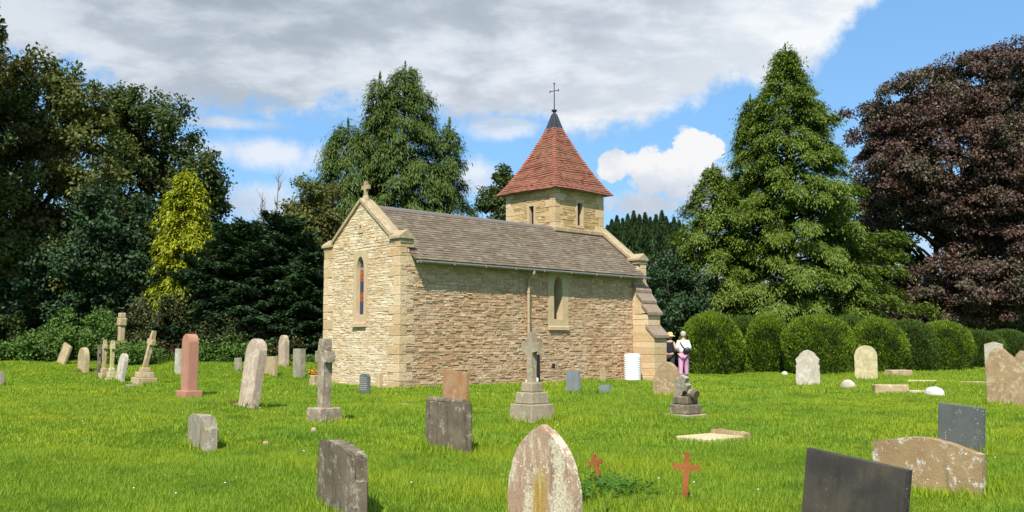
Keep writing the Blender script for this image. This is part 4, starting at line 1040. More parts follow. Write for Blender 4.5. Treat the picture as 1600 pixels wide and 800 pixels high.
# ---------------------------------------------------------------- vegetation
def nrm(a): return a/np.maximum(np.linalg.norm(a, axis=-1, keepdims=True), 1e-9)
def leaves(P, D, N, L, Wd, name='leaves', fold=.25):
    """diamond leaves, folded along the midrib"""
    D = nrm(D); S = nrm(np.cross(D, N)); N = np.cross(S, D)
    L = np.broadcast_to(L, (len(P),))[:, None]; Wd = np.broadcast_to(Wd, (len(P),))[:, None]
    a = P-D*L*.5; c = P+D*L*.5; b = P+S*Wd*.5+N*Wd*fold-D*L*.08; d = P-S*Wd*.5+N*Wd*fold-D*L*.08
    V = np.stack([a, b, c, d], 1).reshape(-1, 3); n = len(P)
    return np_mesh(name, V, np.arange(4*n).reshape(n, 4))
def rdir(n): return nrm(RNG.normal(size=(n, 3)))
def trunk_mesh(H, r0, limbs, bend=.3, n=9):
    bm = bmesh.new()
    pts = [Vector((bend*math.sin(t*2.2)*t, bend*.6*math.sin(t*3+1)*t, -.3+(H+.3)*t)) for t in [k/7 for k in range(8)]]
    tube(bm, pts, [r0*(1.25 if k == 0 else 1)*(1-.88*k/7)+.01 for k in range(8)], n)
    for (s, e, r) in limbs:
        s = Vector(s); e = Vector(e); mid = (s+e)/2 + Vector((random.uniform(-.1, .1), random.uniform(-.1, .1), .12))*(e-s).length
        tube(bm, [s, mid*.6+s*.4, mid*.5+e*.5, e], [r, r*.75, r*.5, r*.12], 6)
    return bm
def tree_thing(name, label, cat, base, crown_me, trunk_bm, lm, bark='bark', group=None):
    r = thing(name, label, cat, base, 0, group)
    obj('crown', crown_me, lm, r)
    if trunk_bm is not None: obj('trunk', trunk_bm, M[bark], r)
    return r
def gpt(px, D, dz=0):
    q = at(px, 560, D); return Vector((q.x, q.y, gzf(q.x, q.y)+dz))
def ztop(px, py, D): return at(px, py, D).z

def broadleaf(name, label, px, D, lobes, nclump, leaf, lm, per=170, clump=(.7, 1.3), base_px=None, group=None, cat='tree', flat=.75, tr=.35, droop=.0, bark='bark', inner=.35, nl=26):
    """lobes: (px, py, rx_px, rz_px, depth offset m, ry m) ellipsoids given at depth D"""
    base = gpt(base_px or px, D); k = D/F*1.0
    E_ = []
    for (lx, ly, rx, rz, dy, ry) in lobes:
        c = at(lx, ly, D+dy); E_.append((np.array(c)-np.array(base), rx*k, ry, rz*k))
    vol = np.array([a*b*c for _, a, b, c in E_])**(2/3); pr = vol/vol.sum()
    cs = []; outs = []
    while len(cs) < nclump:
        i = RNG.choice(len(E_), p=pr); c, a, b, d = E_[i]
        u = rdir(1)[0]; rr = (inner+(1-inner)*RNG.random()**.45)*RNG.uniform(.86, 1.05)
        p = c+u*np.array([a, b, d])*rr
        if p[2] < .2: continue
        if u[1] > .55 and RNG.random() < .6: continue       # thin the side turned away
        cs.append(p); outs.append(u)
    cs = np.array(cs); outs = np.array(outs)
    cr = RNG.uniform(clump[0], clump[1], nclump)
    n = per*nclump; ci = np.repeat(np.arange(nclump), per)
    u = rdir(n); rr = RNG.random(n)**.4
    sub = RNG.integers(0, 9, n); so = nrm(RNG.normal(size=(nclump*9, 3)))[ci*9+sub]*.55
    P = cs[ci] + (u*rr[:, None]*.55+so)*cr[ci][:, None]*np.array([1, 1, flat])
    P[:, 2] -= droop*(np.linalg.norm(P[:, :2]-cs[ci][:, :2], axis=1))**1.3
    Nn = nrm(outs[ci]*.5+u*.5+np.array([0, 0, .7])+RNG.normal(size=(n, 3))*.45)
    Dd = nrm(u+RNG.normal(size=(n, 3))*.7+np.array([0, 0, -droop-.15]))
    keep = P[:, 2] > .02
    me = leaves(P[keep], Dd[keep], Nn[keep], RNG.uniform(.7, 1.25, keep.sum())*leaf, RNG.uniform(.45, .75, keep.sum())*leaf)
    H = max(c[2]+d*.7 for c, a, b, d in E_)
    order = RNG.choice(nclump, min(nl, nclump), replace=False)
    limbs = []
    for j in order:
        e = cs[j]; hz = max(.8, min(H*.9, e[2]*RNG.uniform(.35, .75)))
        s = (.3*math.sin(hz/H*2.2)*hz/H, .18*math.sin(hz/H*3+1)*hz/H, hz); limbs.append((s, tuple(e), tr*.32))
    return tree_thing(name, label, cat, base, me, trunk_mesh(H*.78, tr, limbs), lm, bark, group)

def conifer(name, label, px, D, top_py, width_px, nbr, lm, prof, droop=.5, rise=.25, hang=.3, leaf=(.26, .09), dens=260, z0=.5, group=None, tr=.3, lat=.42, up=.0, topbr=1.0, yscale=1.0, fluff=.0, plume=0, pn=45, pm=3.2, base=None, cat='conifer', clumpy=0.0, nmul=1.0):
    base = base or gpt(px, D); H = ztop(px, top_py, D)-base.z; Rm = width_px*D/F/2
    P_, D_, N_ = [], [], []; bm = bmesh.new(); limbs = []
    for i in range(nbr):
        t = (i+RNG.random())/nbr; t = t**.85
        z = z0+(H*.97-z0)*t; R = Rm*prof(t)*RNG.uniform(.62, 1.12)*(1+.14*math.sin(i*.9+px))+.15; bz = RNG.normal()*fluff*.6; cw_ = RNG.normal(size=9)*fluff
        az = i*2.39996+RNG.uniform(-.4, .4); ca, sa = math.cos(az), math.sin(az)*yscale
        if sa > .6 and RNG.random() < .45: continue
        ri = rise*RNG.uniform(.6, 1.3)*(1+1.2*t**3*topbr); dr = droop*RNG.uniform(.7, 1.3)
        def pt(s): return np.stack([ca*R*s, sa*R*s, z+ri*R*s-dr*R*s**2], -1)
        limbs.append([tuple(pt(np.array(s))) for s in (0, .35, .7, .97)]+[max(.02, .022*R)])
        n = int(dens*(R**1.25)*nmul)+25
        if plume:
            mp_ = int(4+pm*R); n = mp_*pn; sc_ = RNG.random(mp_)**.55*.92+.1; qc = RNG.uniform(-1, 1, mp_); pi_ = np.repeat(np.arange(mp_), pn)
            s = sc_[pi_]; q = qc[pi_]
        else: s = RNG.random(n)**.62*.94+.08; q = RNG.random(n)*RNG.choice([-1, 1], n)
        if clumpy: s = np.where(RNG.random(n) < clumpy, np.round(s*7)/7+RNG.normal(size=n)*.028, s)
        ls = (lat*R*(1.05-s)*1.1+.16); lt = np.array([-sa, ca, 0.0]); radv = np.array([ca, sa, 0.0])
        p = pt(s)+lt*(q*ls)[:, None]+radv*(np.abs(q)*ls*.45)[:, None]
        if plume:
            g_ = RNG.normal(size=(n, 3)); rl = plume*RNG.uniform(.7, 1.4, mp_)[pi_]; al = np.abs(g_[:, 0])
            p += (radv[None]*al[:, None]*1.5+lt[None]*g_[:, 1:2]*.8)*rl[:, None]; p[:, 2] += g_[:, 2]*rl*.55-al*rl*.9+RNG.normal(size=mp_)[pi_]*.12
        h = RNG.random(n)**1.3*hang*(.5+.6*s)
        p[:, 2] -= h+dr*.55*np.abs(q)*ls; p += RNG.normal(size=(n, 3))*(.045+.22*fluff); p[:, 2] += cw_[np.clip((s*7).astype(int), 0, 8)]+bz
        sl = ri-2*dr*s
        d = radv*.8+lt*(np.sign(q)*.65)[:, None]*np.minimum(1, np.abs(q)*2)[:, None]; d[:, 2] += sl*.7-hang*1.5*(h > .03)+up
        d += RNG.normal(size=(n, 3))*(.28 if not plume else .34)
        if plume: d[:, 2] -= .35*al
        P_.append(p); D_.append(d); N_.append(np.tile([radv[0]*.35, radv[1]*.35, 1.0], (n, 1))+RNG.normal(size=(n, 3))*.42)
    P_ = np.concatenate(P_); D_ = np.concatenate(D_); N_ = np.concatenate(N_)
    k = P_[:, 2] > .0; P_, D_, N_ = P_[k], D_[k], N_[k]
    # leader
    m = 120; zt = RNG.random(m)*.09*H; lp = np.stack([RNG.normal(size=m)*.10*(zt/(.09*H)+.2), RNG.normal(size=m)*.1*(zt/(.09*H)+.2), H-zt], -1)
    P_ = np.concatenate([P_, lp]); D_ = np.concatenate([D_, rdir(m)*.5+np.array([0, 0, 1])]); N_ = np.concatenate([N_, rdir(m)])
    n = len(P_); sc = RNG.uniform(.6, 1.3, n)
    me = leaves(P_, D_, nrm(N_), sc*leaf[0], sc*leaf[1], fold=.2)
    tube(bm, [(0, 0, -.3), (0, 0, H*.5), (0, 0, H*.97)], [tr, tr*.55, .03], 8)
    for L_ in limbs: tube(bm, L_[:4], [L_[4], L_[4]*.7, L_[4]*.4, .008], 5, caps=False)
    r = tree_thing(name, label, cat, base, me, bm, lm, group=group); return r, n

NL = 0
# --- far left wood
cone = lambda t: (1-t)**.9
r, n = conifer('spruce_tree', 'dark conifer whose drooping tip enters the top left corner', -32, 50, 20, 110, 130, LM['yew'], lambda t: (1-t)**.75*.9+.08, droop=.35, rise=.2, hang=.45, leaf=(.32, .10), dens=90)
broadleaf('leafy_tree', 'big olive-brown broadleaf tree filling the left edge', 45, 45, [(30, 300, 170, 175, 0, 4.2), (-40, 200, 110, 130, 1, 3.5), (70, 170, 70, 75, 0, 2.6), (130, 230, 60, 90, -.5, 2.4), (40, 420, 180, 120, 0, 3.8), (95, 115, 22, 26, 0, .8), (140, 170, 25, 30, 0, .8), (50, 110, 22, 26, 0, .8)], 330, .22, LM['olive'], per=210, clump=(.55, 1.15), base_px=20, tr=.4)
broadleaf('leafy_tree', 'rounded dark green tree with its trunk showing in a gap, behind the yellow conifer', 240, 53, [(240, 215, 75, 72, 0, 3.2), (215, 300, 65, 90, 1, 3), (295, 290, 48, 80, 0, 2.6), (235, 400, 110, 90, 0, 3.2), (190, 180, 32, 38, 0, 1.4), (325, 330, 22, 50, 0, 1)], 230, .23, LM['darkoak'], per=200, clump=(.6, 1.2), tr=.38)
broadleaf('leafy_tree', 'low broadleaf tree with shade painted into its dark leaves, between the olive tree and the yellow conifer', 165, 43, [(165, 390, 80, 110, 0, 2.6), (120, 440, 120, 90, .5, 2.6), (205, 440, 60, 90, 0, 2)], 190, .20, LM['yew'], per=190, clump=(.5, 1.0), tr=.25)  # darker yew leaf colour puts the wood's deep shade into this crown
r, n = conifer('golden_conifer', 'bright golden-yellow conifer glowing among the dark trees', 283, 42.5, 264, 118, 130, LM['yellow'], lambda t: (1-t**1.35)**.85*1.04, droop=.55, rise=.40, hang=.16, leaf=(.18, .06), plume=.14, pn=44, pm=4.6, z0=.3, lat=.4)
for (px_, D_, top_, w_, lab) in ((375, 42, 350, 150, 'wide dark yew between the yellow conifer and the chapel'), (440, 43.5, 338, 150, 'dark spreading yew close behind the chapel gable'), (325, 41.5, 400, 120, 'low dark yew under the yellow conifer'), (480, 41.5, 400, 100, 'dark yew growing right up beside the chapel wall')):
    conifer('yew_tree', lab, px_, D_, top_, w_, 150, LM['yew'], lambda t: (1-t**2.2)**.6*1.0+.05, droop=.12, rise=.42, hang=.16, leaf=(.21, .075), dens=190, z0=.2, clumpy=.5, cat='tree', lat=.5)
broadleaf('leafy_tree', 'olive green bushy tree left of the tall weeping conifer', 492, 47, [(492, 350, 45, 70, 0, 2.2), (470, 400, 60, 80, 0, 2.2), (505, 440, 60, 80, 0, 2)], 130, .18, LM['olive'], per=180, clump=(.45, .9), tr=.2)
# --- weeping conifers behind the nave
conifer('weeping_conifer', 'tallest conifer with layered drooping boughs rising behind the chapel ridge', 628, 56, 96, 345, 175, LM['cedar'], lambda t: (1-t)**1.0*1.12+.03, droop=.36, rise=.26, hang=.34, leaf=(.26, .055), plume=.20, pn=46, pm=5.2, z0=2, tr=.4, lat=.30)
conifer('weeping_conifer', 'lower rounded conifer at the left shoulder of the tallest one', 538, 55, 185, 240, 130, LM['cedar'], lambda t: (1-t**1.5)**.9, droop=.42, rise=.30, hang=.5, leaf=(.25, .055), plume=.22, pn=46, pm=5, z0=1, tr=.35, lat=.32)
conifer('weeping_conifer', 'ragged second leader just left of the tallest top', 588, 55, 112, 170, 60, LM['cedar'], lambda t: (1-t)**1.0, droop=.36, rise=.28, hang=.34, leaf=(.26, .055), plume=.20, pn=46, pm=5.2, z0=3, tr=.3)
conifer('weeping_conifer', 'thin drooping conifer spire at the right shoulder of the tallest one', 700, 55, 184, 120, 60, LM['cedar'], lambda t: (1-t)**.9, droop=.36, rise=.22, hang=.34, leaf=(.26, .055), plume=.19, pn=46, pm=5.2, z0=1, tr=.3)
broadleaf('leafy_tree', 'small broadleaf tree peeping out between the tall conifer and the tower', 783, 62, [(785, 300, 22, 40, 0, 1.5), (775, 330, 30, 40, 0, 1.6), (795, 380, 34, 60, 0, 1.6)], 60, .24, LM['darkoak'], per=170, clump=(.5, .9), tr=.2)
# bare dead saplings
def bare(px, D, top, label):
    base = gpt(px, D); H = ztop(px, top, D)-base.z
    bm = bmesh.new(); tube(bm, [(0, 0, -.2), (.1, 0, H*.4), (-.05, 0, H*.75), (.05, 0, H)], [.10, .075, .04, .012], 6)
    for k in range(26):
        t = random.uniform(.35, .97); s = Vector((.03, 0, H*t)); L_ = (1.1-t)*3.2*random.uniform(.5, 1); a_ = random.uniform(0, 2*PI)
        e = s+Vector((math.cos(a_)*L_*.45, math.sin(a_)*L_*.45, L_*.85)); mid = (s+e)/2+Vector((math.cos(a_), math.sin(a_), 0))*L_*.1
        tube(bm, [s, mid, e], [.028, .02, .008], 4, caps=False)
        if random.random() < .6:
            f = mid+Vector((random.uniform(-.4, .4), random.uniform(-.3, .3), random.uniform(.3, .7))); tube(bm, [mid, f], [.014, .006], 4, caps=False)
    tag(obj('bare_tree', bm, M['barkp'], None, base), label, 'dead tree')
bare(428, 49, 268, 'tallest bare leafless sapling against the sky left of the chapel')
bare(403, 50, 300, 'shorter bare leafless sapling beside the tallest one')
bare(452, 48, 322, 'low bare leafless sapling just above the dark yew')
# --- irish yews at right of the tower
def spire(px, D, tops, label):
    base = gpt(px, D); P_, D_ = [], []
    for (tx, ty) in tops:
        q = at(tx, ty, D+RNG.uniform(-.8, .8)); H = q.z-base.z; cx = q.x-base.x; cy = q.y-base.y
        n = 4200; z = RNG.random(n)**.75; zz = z*H
        rr = (.02+.15*np.minimum(1, (1-z)/.05)+.46*np.clip((.91-z)/.16, 0, 1)**.8)*RNG.random(n)**.35; a = RNG.random(n)*2*PI
        rip = 1+.22*np.sin(a*5+z*9)
        P_.append(np.stack([cx+np.cos(a)*rr*rip, cy+np.sin(a)*rr*rip, zz], -1)); D_.append(np.stack([np.cos(a)*.35, np.sin(a)*.35, np.ones(n)], -1)+RNG.normal(size=(n, 3))*.25)
    P_ = np.concatenate(P_); D_ = np.concatenate(D_); n = len(P_)
    me = leaves(P_, D_, rdir(n), RNG.uniform(.18, .36, n), RNG.uniform(.07, .11, n))
    bm = bmesh.new(); tube(bm, [(0, 0, -.2), (0, 0, 3)], [.2, .1], 7)
    tree_thing('irish_yew', label, 'yew', base, me, bm, LM['spire'])
spire(960, 58, [(949, 354), (956, 345), (964, 339), (973, 343), (957, 400)], 'leftmost dark columnar yew beside the tower')
spire(992, 58, [(981, 336), (990, 331), (999, 337), (1008, 334), (992, 380)], 'second dark columnar yew from the tower')
spire(1022, 57.5, [(1016, 341), (1025, 337), (1034, 331), (1041, 340), (1022, 400)], 'third dark columnar yew from the tower')
spire(1052, 57, [(1048, 350), (1053, 341), (1061, 346), (1068, 352), (1075, 370)], 'rightmost dark columnar yew, partly behind the big green conifer')
broadleaf('yew_tree', 'dark bushy evergreen filling the gap low behind the buttress', 1040, 52, [(1030, 470, 55, 80, 0, 1.8), (1070, 480, 50, 70, 0, 1.8)], 90, .17, LM['yew'], per=170, clump=(.5, .9), tr=.15)
# --- big green conifer at right
conifer('cypress_tree', 'huge green pyramidal conifer right of the chapel', 1240, 55, 68, 328, 320, LM['green'], lambda t: (min(1, (1-t)**.90*1.14+.02)*(.72 if t > .82 else 1) if t > .07 else .9), droop=.32, rise=.34, hang=.12, leaf=(.20, .062), plume=.17, pn=44, pm=6.4, z0=.6, tr=.5, lat=.36)
conifer('cypress_tree', 'smaller green conifer leader at left side of the huge one', 1120, 54, 255, 160, 110, LM['green'], lambda t: (1-t**1.5)**.8, droop=.32, rise=.34, hang=.12, leaf=(.20, .062), plume=.17, pn=44, pm=6.4, z0=.5, tr=.25)
conifer('cypress_tree', 'low green conifer bulging at right foot of the huge one', 1306, 53.5, 350, 120, 80, LM['green'], lambda t: (1-t**2)**.7, droop=.32, rise=.34, hang=.12, leaf=(.20, .062), plume=.17, pn=44, pm=6.4, z0=.5, tr=.25)
conifer('cypress_tree', 'slim green conifer leader high on the left flank of the huge one', 1182, 55.5, 148, 120, 90, LM['green'], lambda t: (1-t)**.8, droop=.32, rise=.34, hang=.12, leaf=(.20, .062), plume=.17, pn=44, pm=6.4, z0=4, tr=.25)
# --- copper beeches
broadleaf('copper_beech', 'great copper beech with purple-brown leaves at the right edge', 1560, 66, [(1590, 170, 120, 110, 0, 5), (1480, 220, 110, 95, 0, 4.5), (1390, 240, 62, 62, 0, 3), (1650, 300, 130, 160, 0, 5), (1530, 330, 90, 70, -1, 4), (1420, 330, 80, 50, 0, 3.5), (1580, 430, 110, 75, -2, 4.5), (1335, 185, 38, 34, 0, 1.6), (1440, 130, 62, 34, 0, 2), (1385, 165, 45, 34, 0, 2), (1490, 250, 130, 110, -2, 4), (1600, 300, 110, 130, -3, 4), (1540, 130, 90, 60, 0, 3), (1400, 250, 70, 70, -2, 3), (1520, 450, 120, 60, -3, 3)], 1050, .21, LM['beech'], per=270, clump=(.7, 1.3), base_px=1530, tr=.6, flat=.55, droop=.15, nl=60)
broadleaf('copper_beech', 'second copper beech with lower drooping boughs behind the clipped bushes', 1430, 70, [(1385, 420, 55, 70, 0, 3), (1480, 480, 110, 40, 0, 4), (1400, 500, 60, 40, 0, 3), (1395, 300, 50, 60, 0, 3), (1350, 380, 40, 90, 0, 3)], 230, .27, LM['beech'], per=170, clump=(.8, 1.4), base_px=1465, tr=.5, flat=.55, droop=.2, nl=30)
# lower right dark trees beyond the beech
for (px_, D_, lob, lab) in ((1560, 80, [(1540, 480, 90, 50, 0, 3), (1640, 460, 80, 70, 0, 3)], 'dark low tree in deep shade beyond the copper beech at right'),
                            (1400, 84, [(1400, 500, 110, 26, 0, 3)], 'dark low tree in shade beyond the second copper beech')):
    broadleaf('leafy_tree', lab, px_, D_, lob, 110, .3, LM['darkoak'], per=130, clump=(.9, 1.5), tr=.3)
# --- trees beyond, closing the wood at left
for (px_, D_, lob, lab) in ((60, 60, [(20, 330, 150, 170, 0, 4), (120, 400, 120, 120, 0, 4)], 'dark tree deep in the wood behind the olive tree'),
                            (330, 60, [(330, 430, 120, 75, 0, 4), (430, 440, 100, 70, 0, 4)], 'dark tree deep in the wood behind the yews'),
                            (-170, 46, [(-190, 250, 150, 220, 0, 4), (-120, 430, 120, 100, 0, 4)], 'dark tree just outside the left edge of the picture')):
    broadleaf('leafy_tree', lab, px_, D_, lob, 170, .28, LM['darkoak'], per=170, clump=(.9, 1.5), tr=.35)
# unseen tall trees, added left of the view to shade the far left wood
for (x_, y_, h_) in ((-24.3, 37.5, 19.5), (-29.5, 39, 20)):
    base = Vector((x_, y_, gzf(x_, y_))); nC = 120; per = 130
    u = rdir(nC); cs = u*np.array([2.3, 3.4, h_*.30])*(.3+.7*RNG.random(nC)**.4)[:, None]+np.array([0, 0, h_*.70]); ci = np.repeat(np.arange(nC), per); n = nC*per
    P = cs[ci]+rdir(n)*RNG.random(n)[:, None]**.4*1.2
    me = leaves(P, rdir(n), rdir(n)+np.array([0, 0, .6]), RNG.uniform(.3, .45, n), RNG.uniform(.2, .3, n))
    tree_thing('leafy_tree', 'unseen tall high-crowned tree added beyond the left edge to shade the dark wood', 'tree', base, me, trunk_mesh(h_*.9, .35, [((0, 0, h_*.5), tuple(cs[j]), .1) for j in range(20)]), LM['darkoak'], group='shade trees added beyond the left edge')

# --- clipped yew bushes
def hedge_bush(px, by, w_px, top, D, label, lm, seed=0):
    base = gpt(px, D); k = D/F; rx = w_px*k/2; H = ztop(px, top, D)-base.z; ry = rx*1.0
    n = int(15000*min(1.5, max(.8, rx*H/2.2)))
    th = RNG.random(n)*2*PI; t = RNG.random(n)
    # superellipse profile: full sides, rounded head
    z = t**.9; prof_ = (1-z**3.4)**(1/2.2)*(.90+.10*np.sin(z*PI)); ztop_extra = RNG.random(n) < .28
    rr = prof_.copy(); rr[ztop_extra] = np.sqrt(RNG.random(ztop_extra.sum()))*.95; z2 = z.copy(); z2[ztop_extra] = (1-(rr[ztop_extra]/.98)**2.2)**(1/3.4)
    lump_ = 1.06+.07*np.sin(th*2+seed*1.7+z2*3)+.045*np.sin(th*5+z2*7+seed*2.1)+.03*np.sin(th*9+z2*13+seed)
    dp = 1-.10*RNG.random(n)**2+(RNG.random(n) < .03)*RNG.random(n)*.07
    P = np.stack([np.cos(th)*rr*rx*lump_*dp, np.sin(th)*rr*ry*lump_*dp, z2*H*(.97+.03*lump_)*dp], -1)
    out = nrm(np.stack([np.cos(th)*rr/rx, np.sin(th)*rr/ry, (z2**2.4)*1.3/H+.12], -1))
    Dd = out+np.array([0, 0, .75])+RNG.normal(size=(n, 3))*.38
    me = leaves(P, Dd, nrm(out+RNG.normal(size=(n, 3))*.6), RNG.uniform(.08, .17, n), RNG.uniform(.03, .05, n))
    bm = bmesh.new(); bmesh.ops.create_icosphere(bm, subdivisions=4, radius=1)
    for v in bm.verts:
        zz = max(-.05, (v.co.z+1)/2); a = math.atan2(v.co.y, v.co.x); h_ = math.hypot(v.co.x, v.co.y)
        pz = min(1, max(0, zz)); pr_ = (max(0, 1-pz**3.4))**(1/2.2)*.9 if zz > 0 else .8
        v.co = Vector((math.cos(a)*pr_*rx*.93, math.sin(a)*pr_*ry*.93, zz*H*.93))
        if h_ < 1e-4: v.co.x = v.co.y = 0
    r = thing('clipped_bush', label, 'bush', base, 0, 'clipped yew bushes in a row')
    obj('foliage', me, lm, r); obj('twig_core', bm, M['hedgecore'], r, smooth_=True)
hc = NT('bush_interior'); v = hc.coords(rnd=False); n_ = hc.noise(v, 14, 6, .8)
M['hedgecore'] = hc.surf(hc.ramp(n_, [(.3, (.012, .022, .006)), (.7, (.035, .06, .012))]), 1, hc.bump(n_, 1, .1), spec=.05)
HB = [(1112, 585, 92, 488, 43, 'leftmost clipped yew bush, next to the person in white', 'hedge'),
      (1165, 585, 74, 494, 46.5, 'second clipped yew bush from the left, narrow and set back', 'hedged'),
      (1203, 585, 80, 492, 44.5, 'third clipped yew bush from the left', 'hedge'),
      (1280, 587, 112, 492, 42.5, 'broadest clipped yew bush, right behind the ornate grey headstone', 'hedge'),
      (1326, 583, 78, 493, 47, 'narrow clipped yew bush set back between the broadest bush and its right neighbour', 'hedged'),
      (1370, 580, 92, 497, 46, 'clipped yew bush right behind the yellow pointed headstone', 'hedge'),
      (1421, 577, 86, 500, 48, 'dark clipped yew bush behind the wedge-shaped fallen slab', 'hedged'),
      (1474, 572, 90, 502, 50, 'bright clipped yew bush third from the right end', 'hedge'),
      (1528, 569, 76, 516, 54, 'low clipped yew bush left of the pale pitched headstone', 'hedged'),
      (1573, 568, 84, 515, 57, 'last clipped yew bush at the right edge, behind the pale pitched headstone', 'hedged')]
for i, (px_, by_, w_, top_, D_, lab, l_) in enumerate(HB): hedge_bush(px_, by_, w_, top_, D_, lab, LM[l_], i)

# --- brambles, shrubs, undergrowth
def shrub(name, label, px, D, lobes, ncl, leaf, lm, per=110, clump=(.25, .5), twigs=40, bark='barkp', cat='shrub'):
    base = gpt(px, D); k = D/F; E_ = []
    for (lx, ly, rx, rz, ry) in lobes:
        c = at(lx, ly, D); E_.append((np.array(c)-np.array(base), rx*k, ry, rz*k))
    cs = []
    while len(cs) < ncl:
        c, a, b, d = E_[RNG.integers(len(E_))]; u = rdir(1)[0]; p = c+u*np.array([a, b, d])*(.35+.65*RNG.random()**.5)
        if p[2] > .05: cs.append(p)
    cs = np.array(cs); ci = np.repeat(np.arange(ncl), per); n = len(ci)
    P = cs[ci]+rdir(n)*(RNG.random(n)**.5*RNG.uniform(clump[0], clump[1], ncl)[ci])[:, None]
    kz = P[:, 2] > .01; P = P[kz]; n = len(P)
    me = leaves(P, rdir(n), nrm(rdir(n)+np.array([0, -.3, .9])), RNG.uniform(.7, 1.3, n)*leaf, RNG.uniform(.5, .9, n)*leaf)
    r = thing(name, label, cat, base); obj('foliage', me, lm, r)
    if twigs:
        bm = bmesh.new()
        for j in range(twigs):
            e = Vector(cs[RNG.integers(ncl)])*random.uniform(.8, 1.12); s = Vector((e.x*.25, e.y*.25, -.05)); mid = (s+e)/2+Vector((random.uniform(-.3, .3), random.uniform(-.3, .1), random.uniform(.1, .5)))
            tube(bm, [s, mid, e, e+Vector((random.uniform(-.3, .3), -.1, random.uniform(-.25, .3)))], [.03, .022, .012, .005], 4, caps=False)
        obj('twigs', bm, M[bark], r)
shrub('bramble_bush', 'sunlit bramble thicket at the wood edge behind the little crosses', 120, 41.2, [(130, 520, 60, 34, 1.2), (80, 540, 55, 22, 1.2), (165, 535, 40, 28, 1), (40, 550, 50, 12, 1)], 170, .12, LM['bramble'], twigs=25)
shrub('bramble_bush', 'dull brown-green bramble tangle between the leaning cross and the pink headstone', 262, 41.0, [(255, 495, 58, 38, 1.2), (305, 510, 48, 32, 1.1), (235, 535, 50, 24, 1), (290, 540, 60, 16, 1)], 190, .12, LM['bramblew'], twigs=60)
shrub('ivy_bush', 'low ivy mound around the stone pillar monument', 195, 38.6, [(192, 556, 26, 12, .5), (222, 554, 26, 13, .7)], 60, .10, LM['bramble'], twigs=0)
shrub('elder_bush', 'low green shrub right of the pink headstone under the yews', 350, 40, [(340, 545, 42, 16, .9), (390, 550, 46, 14, .9)], 90, .11, LM['bramble'], twigs=10)
shrub('bramble_bush', 'pale-leaved low scrub below the dark yew left of the chapel', 365, 40.6, [(360, 520, 60, 28, 1), (430, 545, 50, 18, 1)], 100, .11, LM['bramblew'], twigs=30)
shrub('bramble_bush', 'dark bramble bank under the trees at the left edge', 10, 41.5, [(10, 530, 70, 34, 1.4), (-60, 540, 60, 30, 1.3)], 110, .13, LM['darkoak'], twigs=10)
# shaded undergrowth strip below the wood
n = 60000; x = RNG.uniform(-34, -5.5, n); y = RNG.uniform(41.5, 50, n); z = gz(x, y)+RNG.random(n)**1.6*1.3*(.6+.5*np.sin(x*1.3+y))
me = leaves(np.stack([x, y, z], -1), rdir(n), nrm(rdir(n)+np.array([0, 0, .8])), RNG.uniform(.1, .2, n), RNG.uniform(.07, .13, n))
tag(obj('undergrowth', me, LM['darkoak']), 'dark leafy undergrowth beneath the wood at left', 'undergrowth', kind='stuff')
n = 26000; x = RNG.uniform(-17, -5.2, n); y = 39.6+RNG.random(n)*2.0+.4*np.sin(x*1.7); z = gz(x, y)+RNG.random(n)**1.3*.32
me = leaves(np.stack([x, y, z], -1), rdir(n), nrm(rdir(n)+np.array([0, -.2, .9])), RNG.uniform(.06, .12, n), RNG.uniform(.04, .08, n))
tag(obj('nettles', me, LM['bramble']), 'bright low nettles and ivy along the foot of the wood', 'undergrowth', kind='stuff')
# far wood to close the horizon
n = 90000; a = RNG.uniform(-.75, .85, n); Rr_ = RNG.uniform(96, 112, n); x = np.sin(a)*Rr_; y = np.cos(a)*Rr_
hh_ = 5.0+1.3*np.sin(a*31)+.9*np.sin(a*67+1)+.6*np.sin(a*140); z = gz(x, y)+RNG.random(n)**.7*hh_
me = leaves(np.stack([x, y, z], -1), rdir(n), nrm(rdir(n)+np.array([0, -.2, .8])), RNG.uniform(.5, 1.0, n), RNG.uniform(.35, .6, n))
tag(obj('far_wood', me, LM['darkoak']), 'distant line of dark woodland closing the horizon', 'woodland', kind='stuff')

# --- weeds by the small rusty cross, daisies
c0 = on_ground(955, 768); n = 620
x = c0.x+RNG.normal(size=n)*.20; y = c0.y+RNG.normal(size=n)*.34; 
x[:160] = c0.x-.38+RNG.normal(size=160)*.10; y[:160] = c0.y-.45+RNG.normal(size=160)*.14
z = gz(x, y)+.03+RNG.random(n)*.07
me = leaves(np.stack([x, y, z], -1), rdir(n)*np.array([1, 1, .3]), nrm(rdir(n)*.5+np.array([0, -.2, 1])), RNG.uniform(.04, .075, n), RNG.uniform(.025, .045, n))
tag(obj('weed_patch', me, LM['weed']), 'patch of broad-leaved weeds around the small leaning iron cross', 'weeds', kind='stuff')
bm = bmesh.new()
for k in range(16):
    px_, py_ = random.uniform(20, 1580), random.uniform(610, 795); q = on_ground(px_, py_)
    bmesh.ops.create_icosphere(bm, subdivisions=1, radius=.007+.0003*q.y, matrix=Matrix.Translation(q+Vector((0, 0, .075))) @ Matrix.Diagonal((1, 1, .5, 1)))
tag(obj('daisies', bm, M['whitep']), 'scattered white daisies in the lawn', 'daisies', kind='stuff')

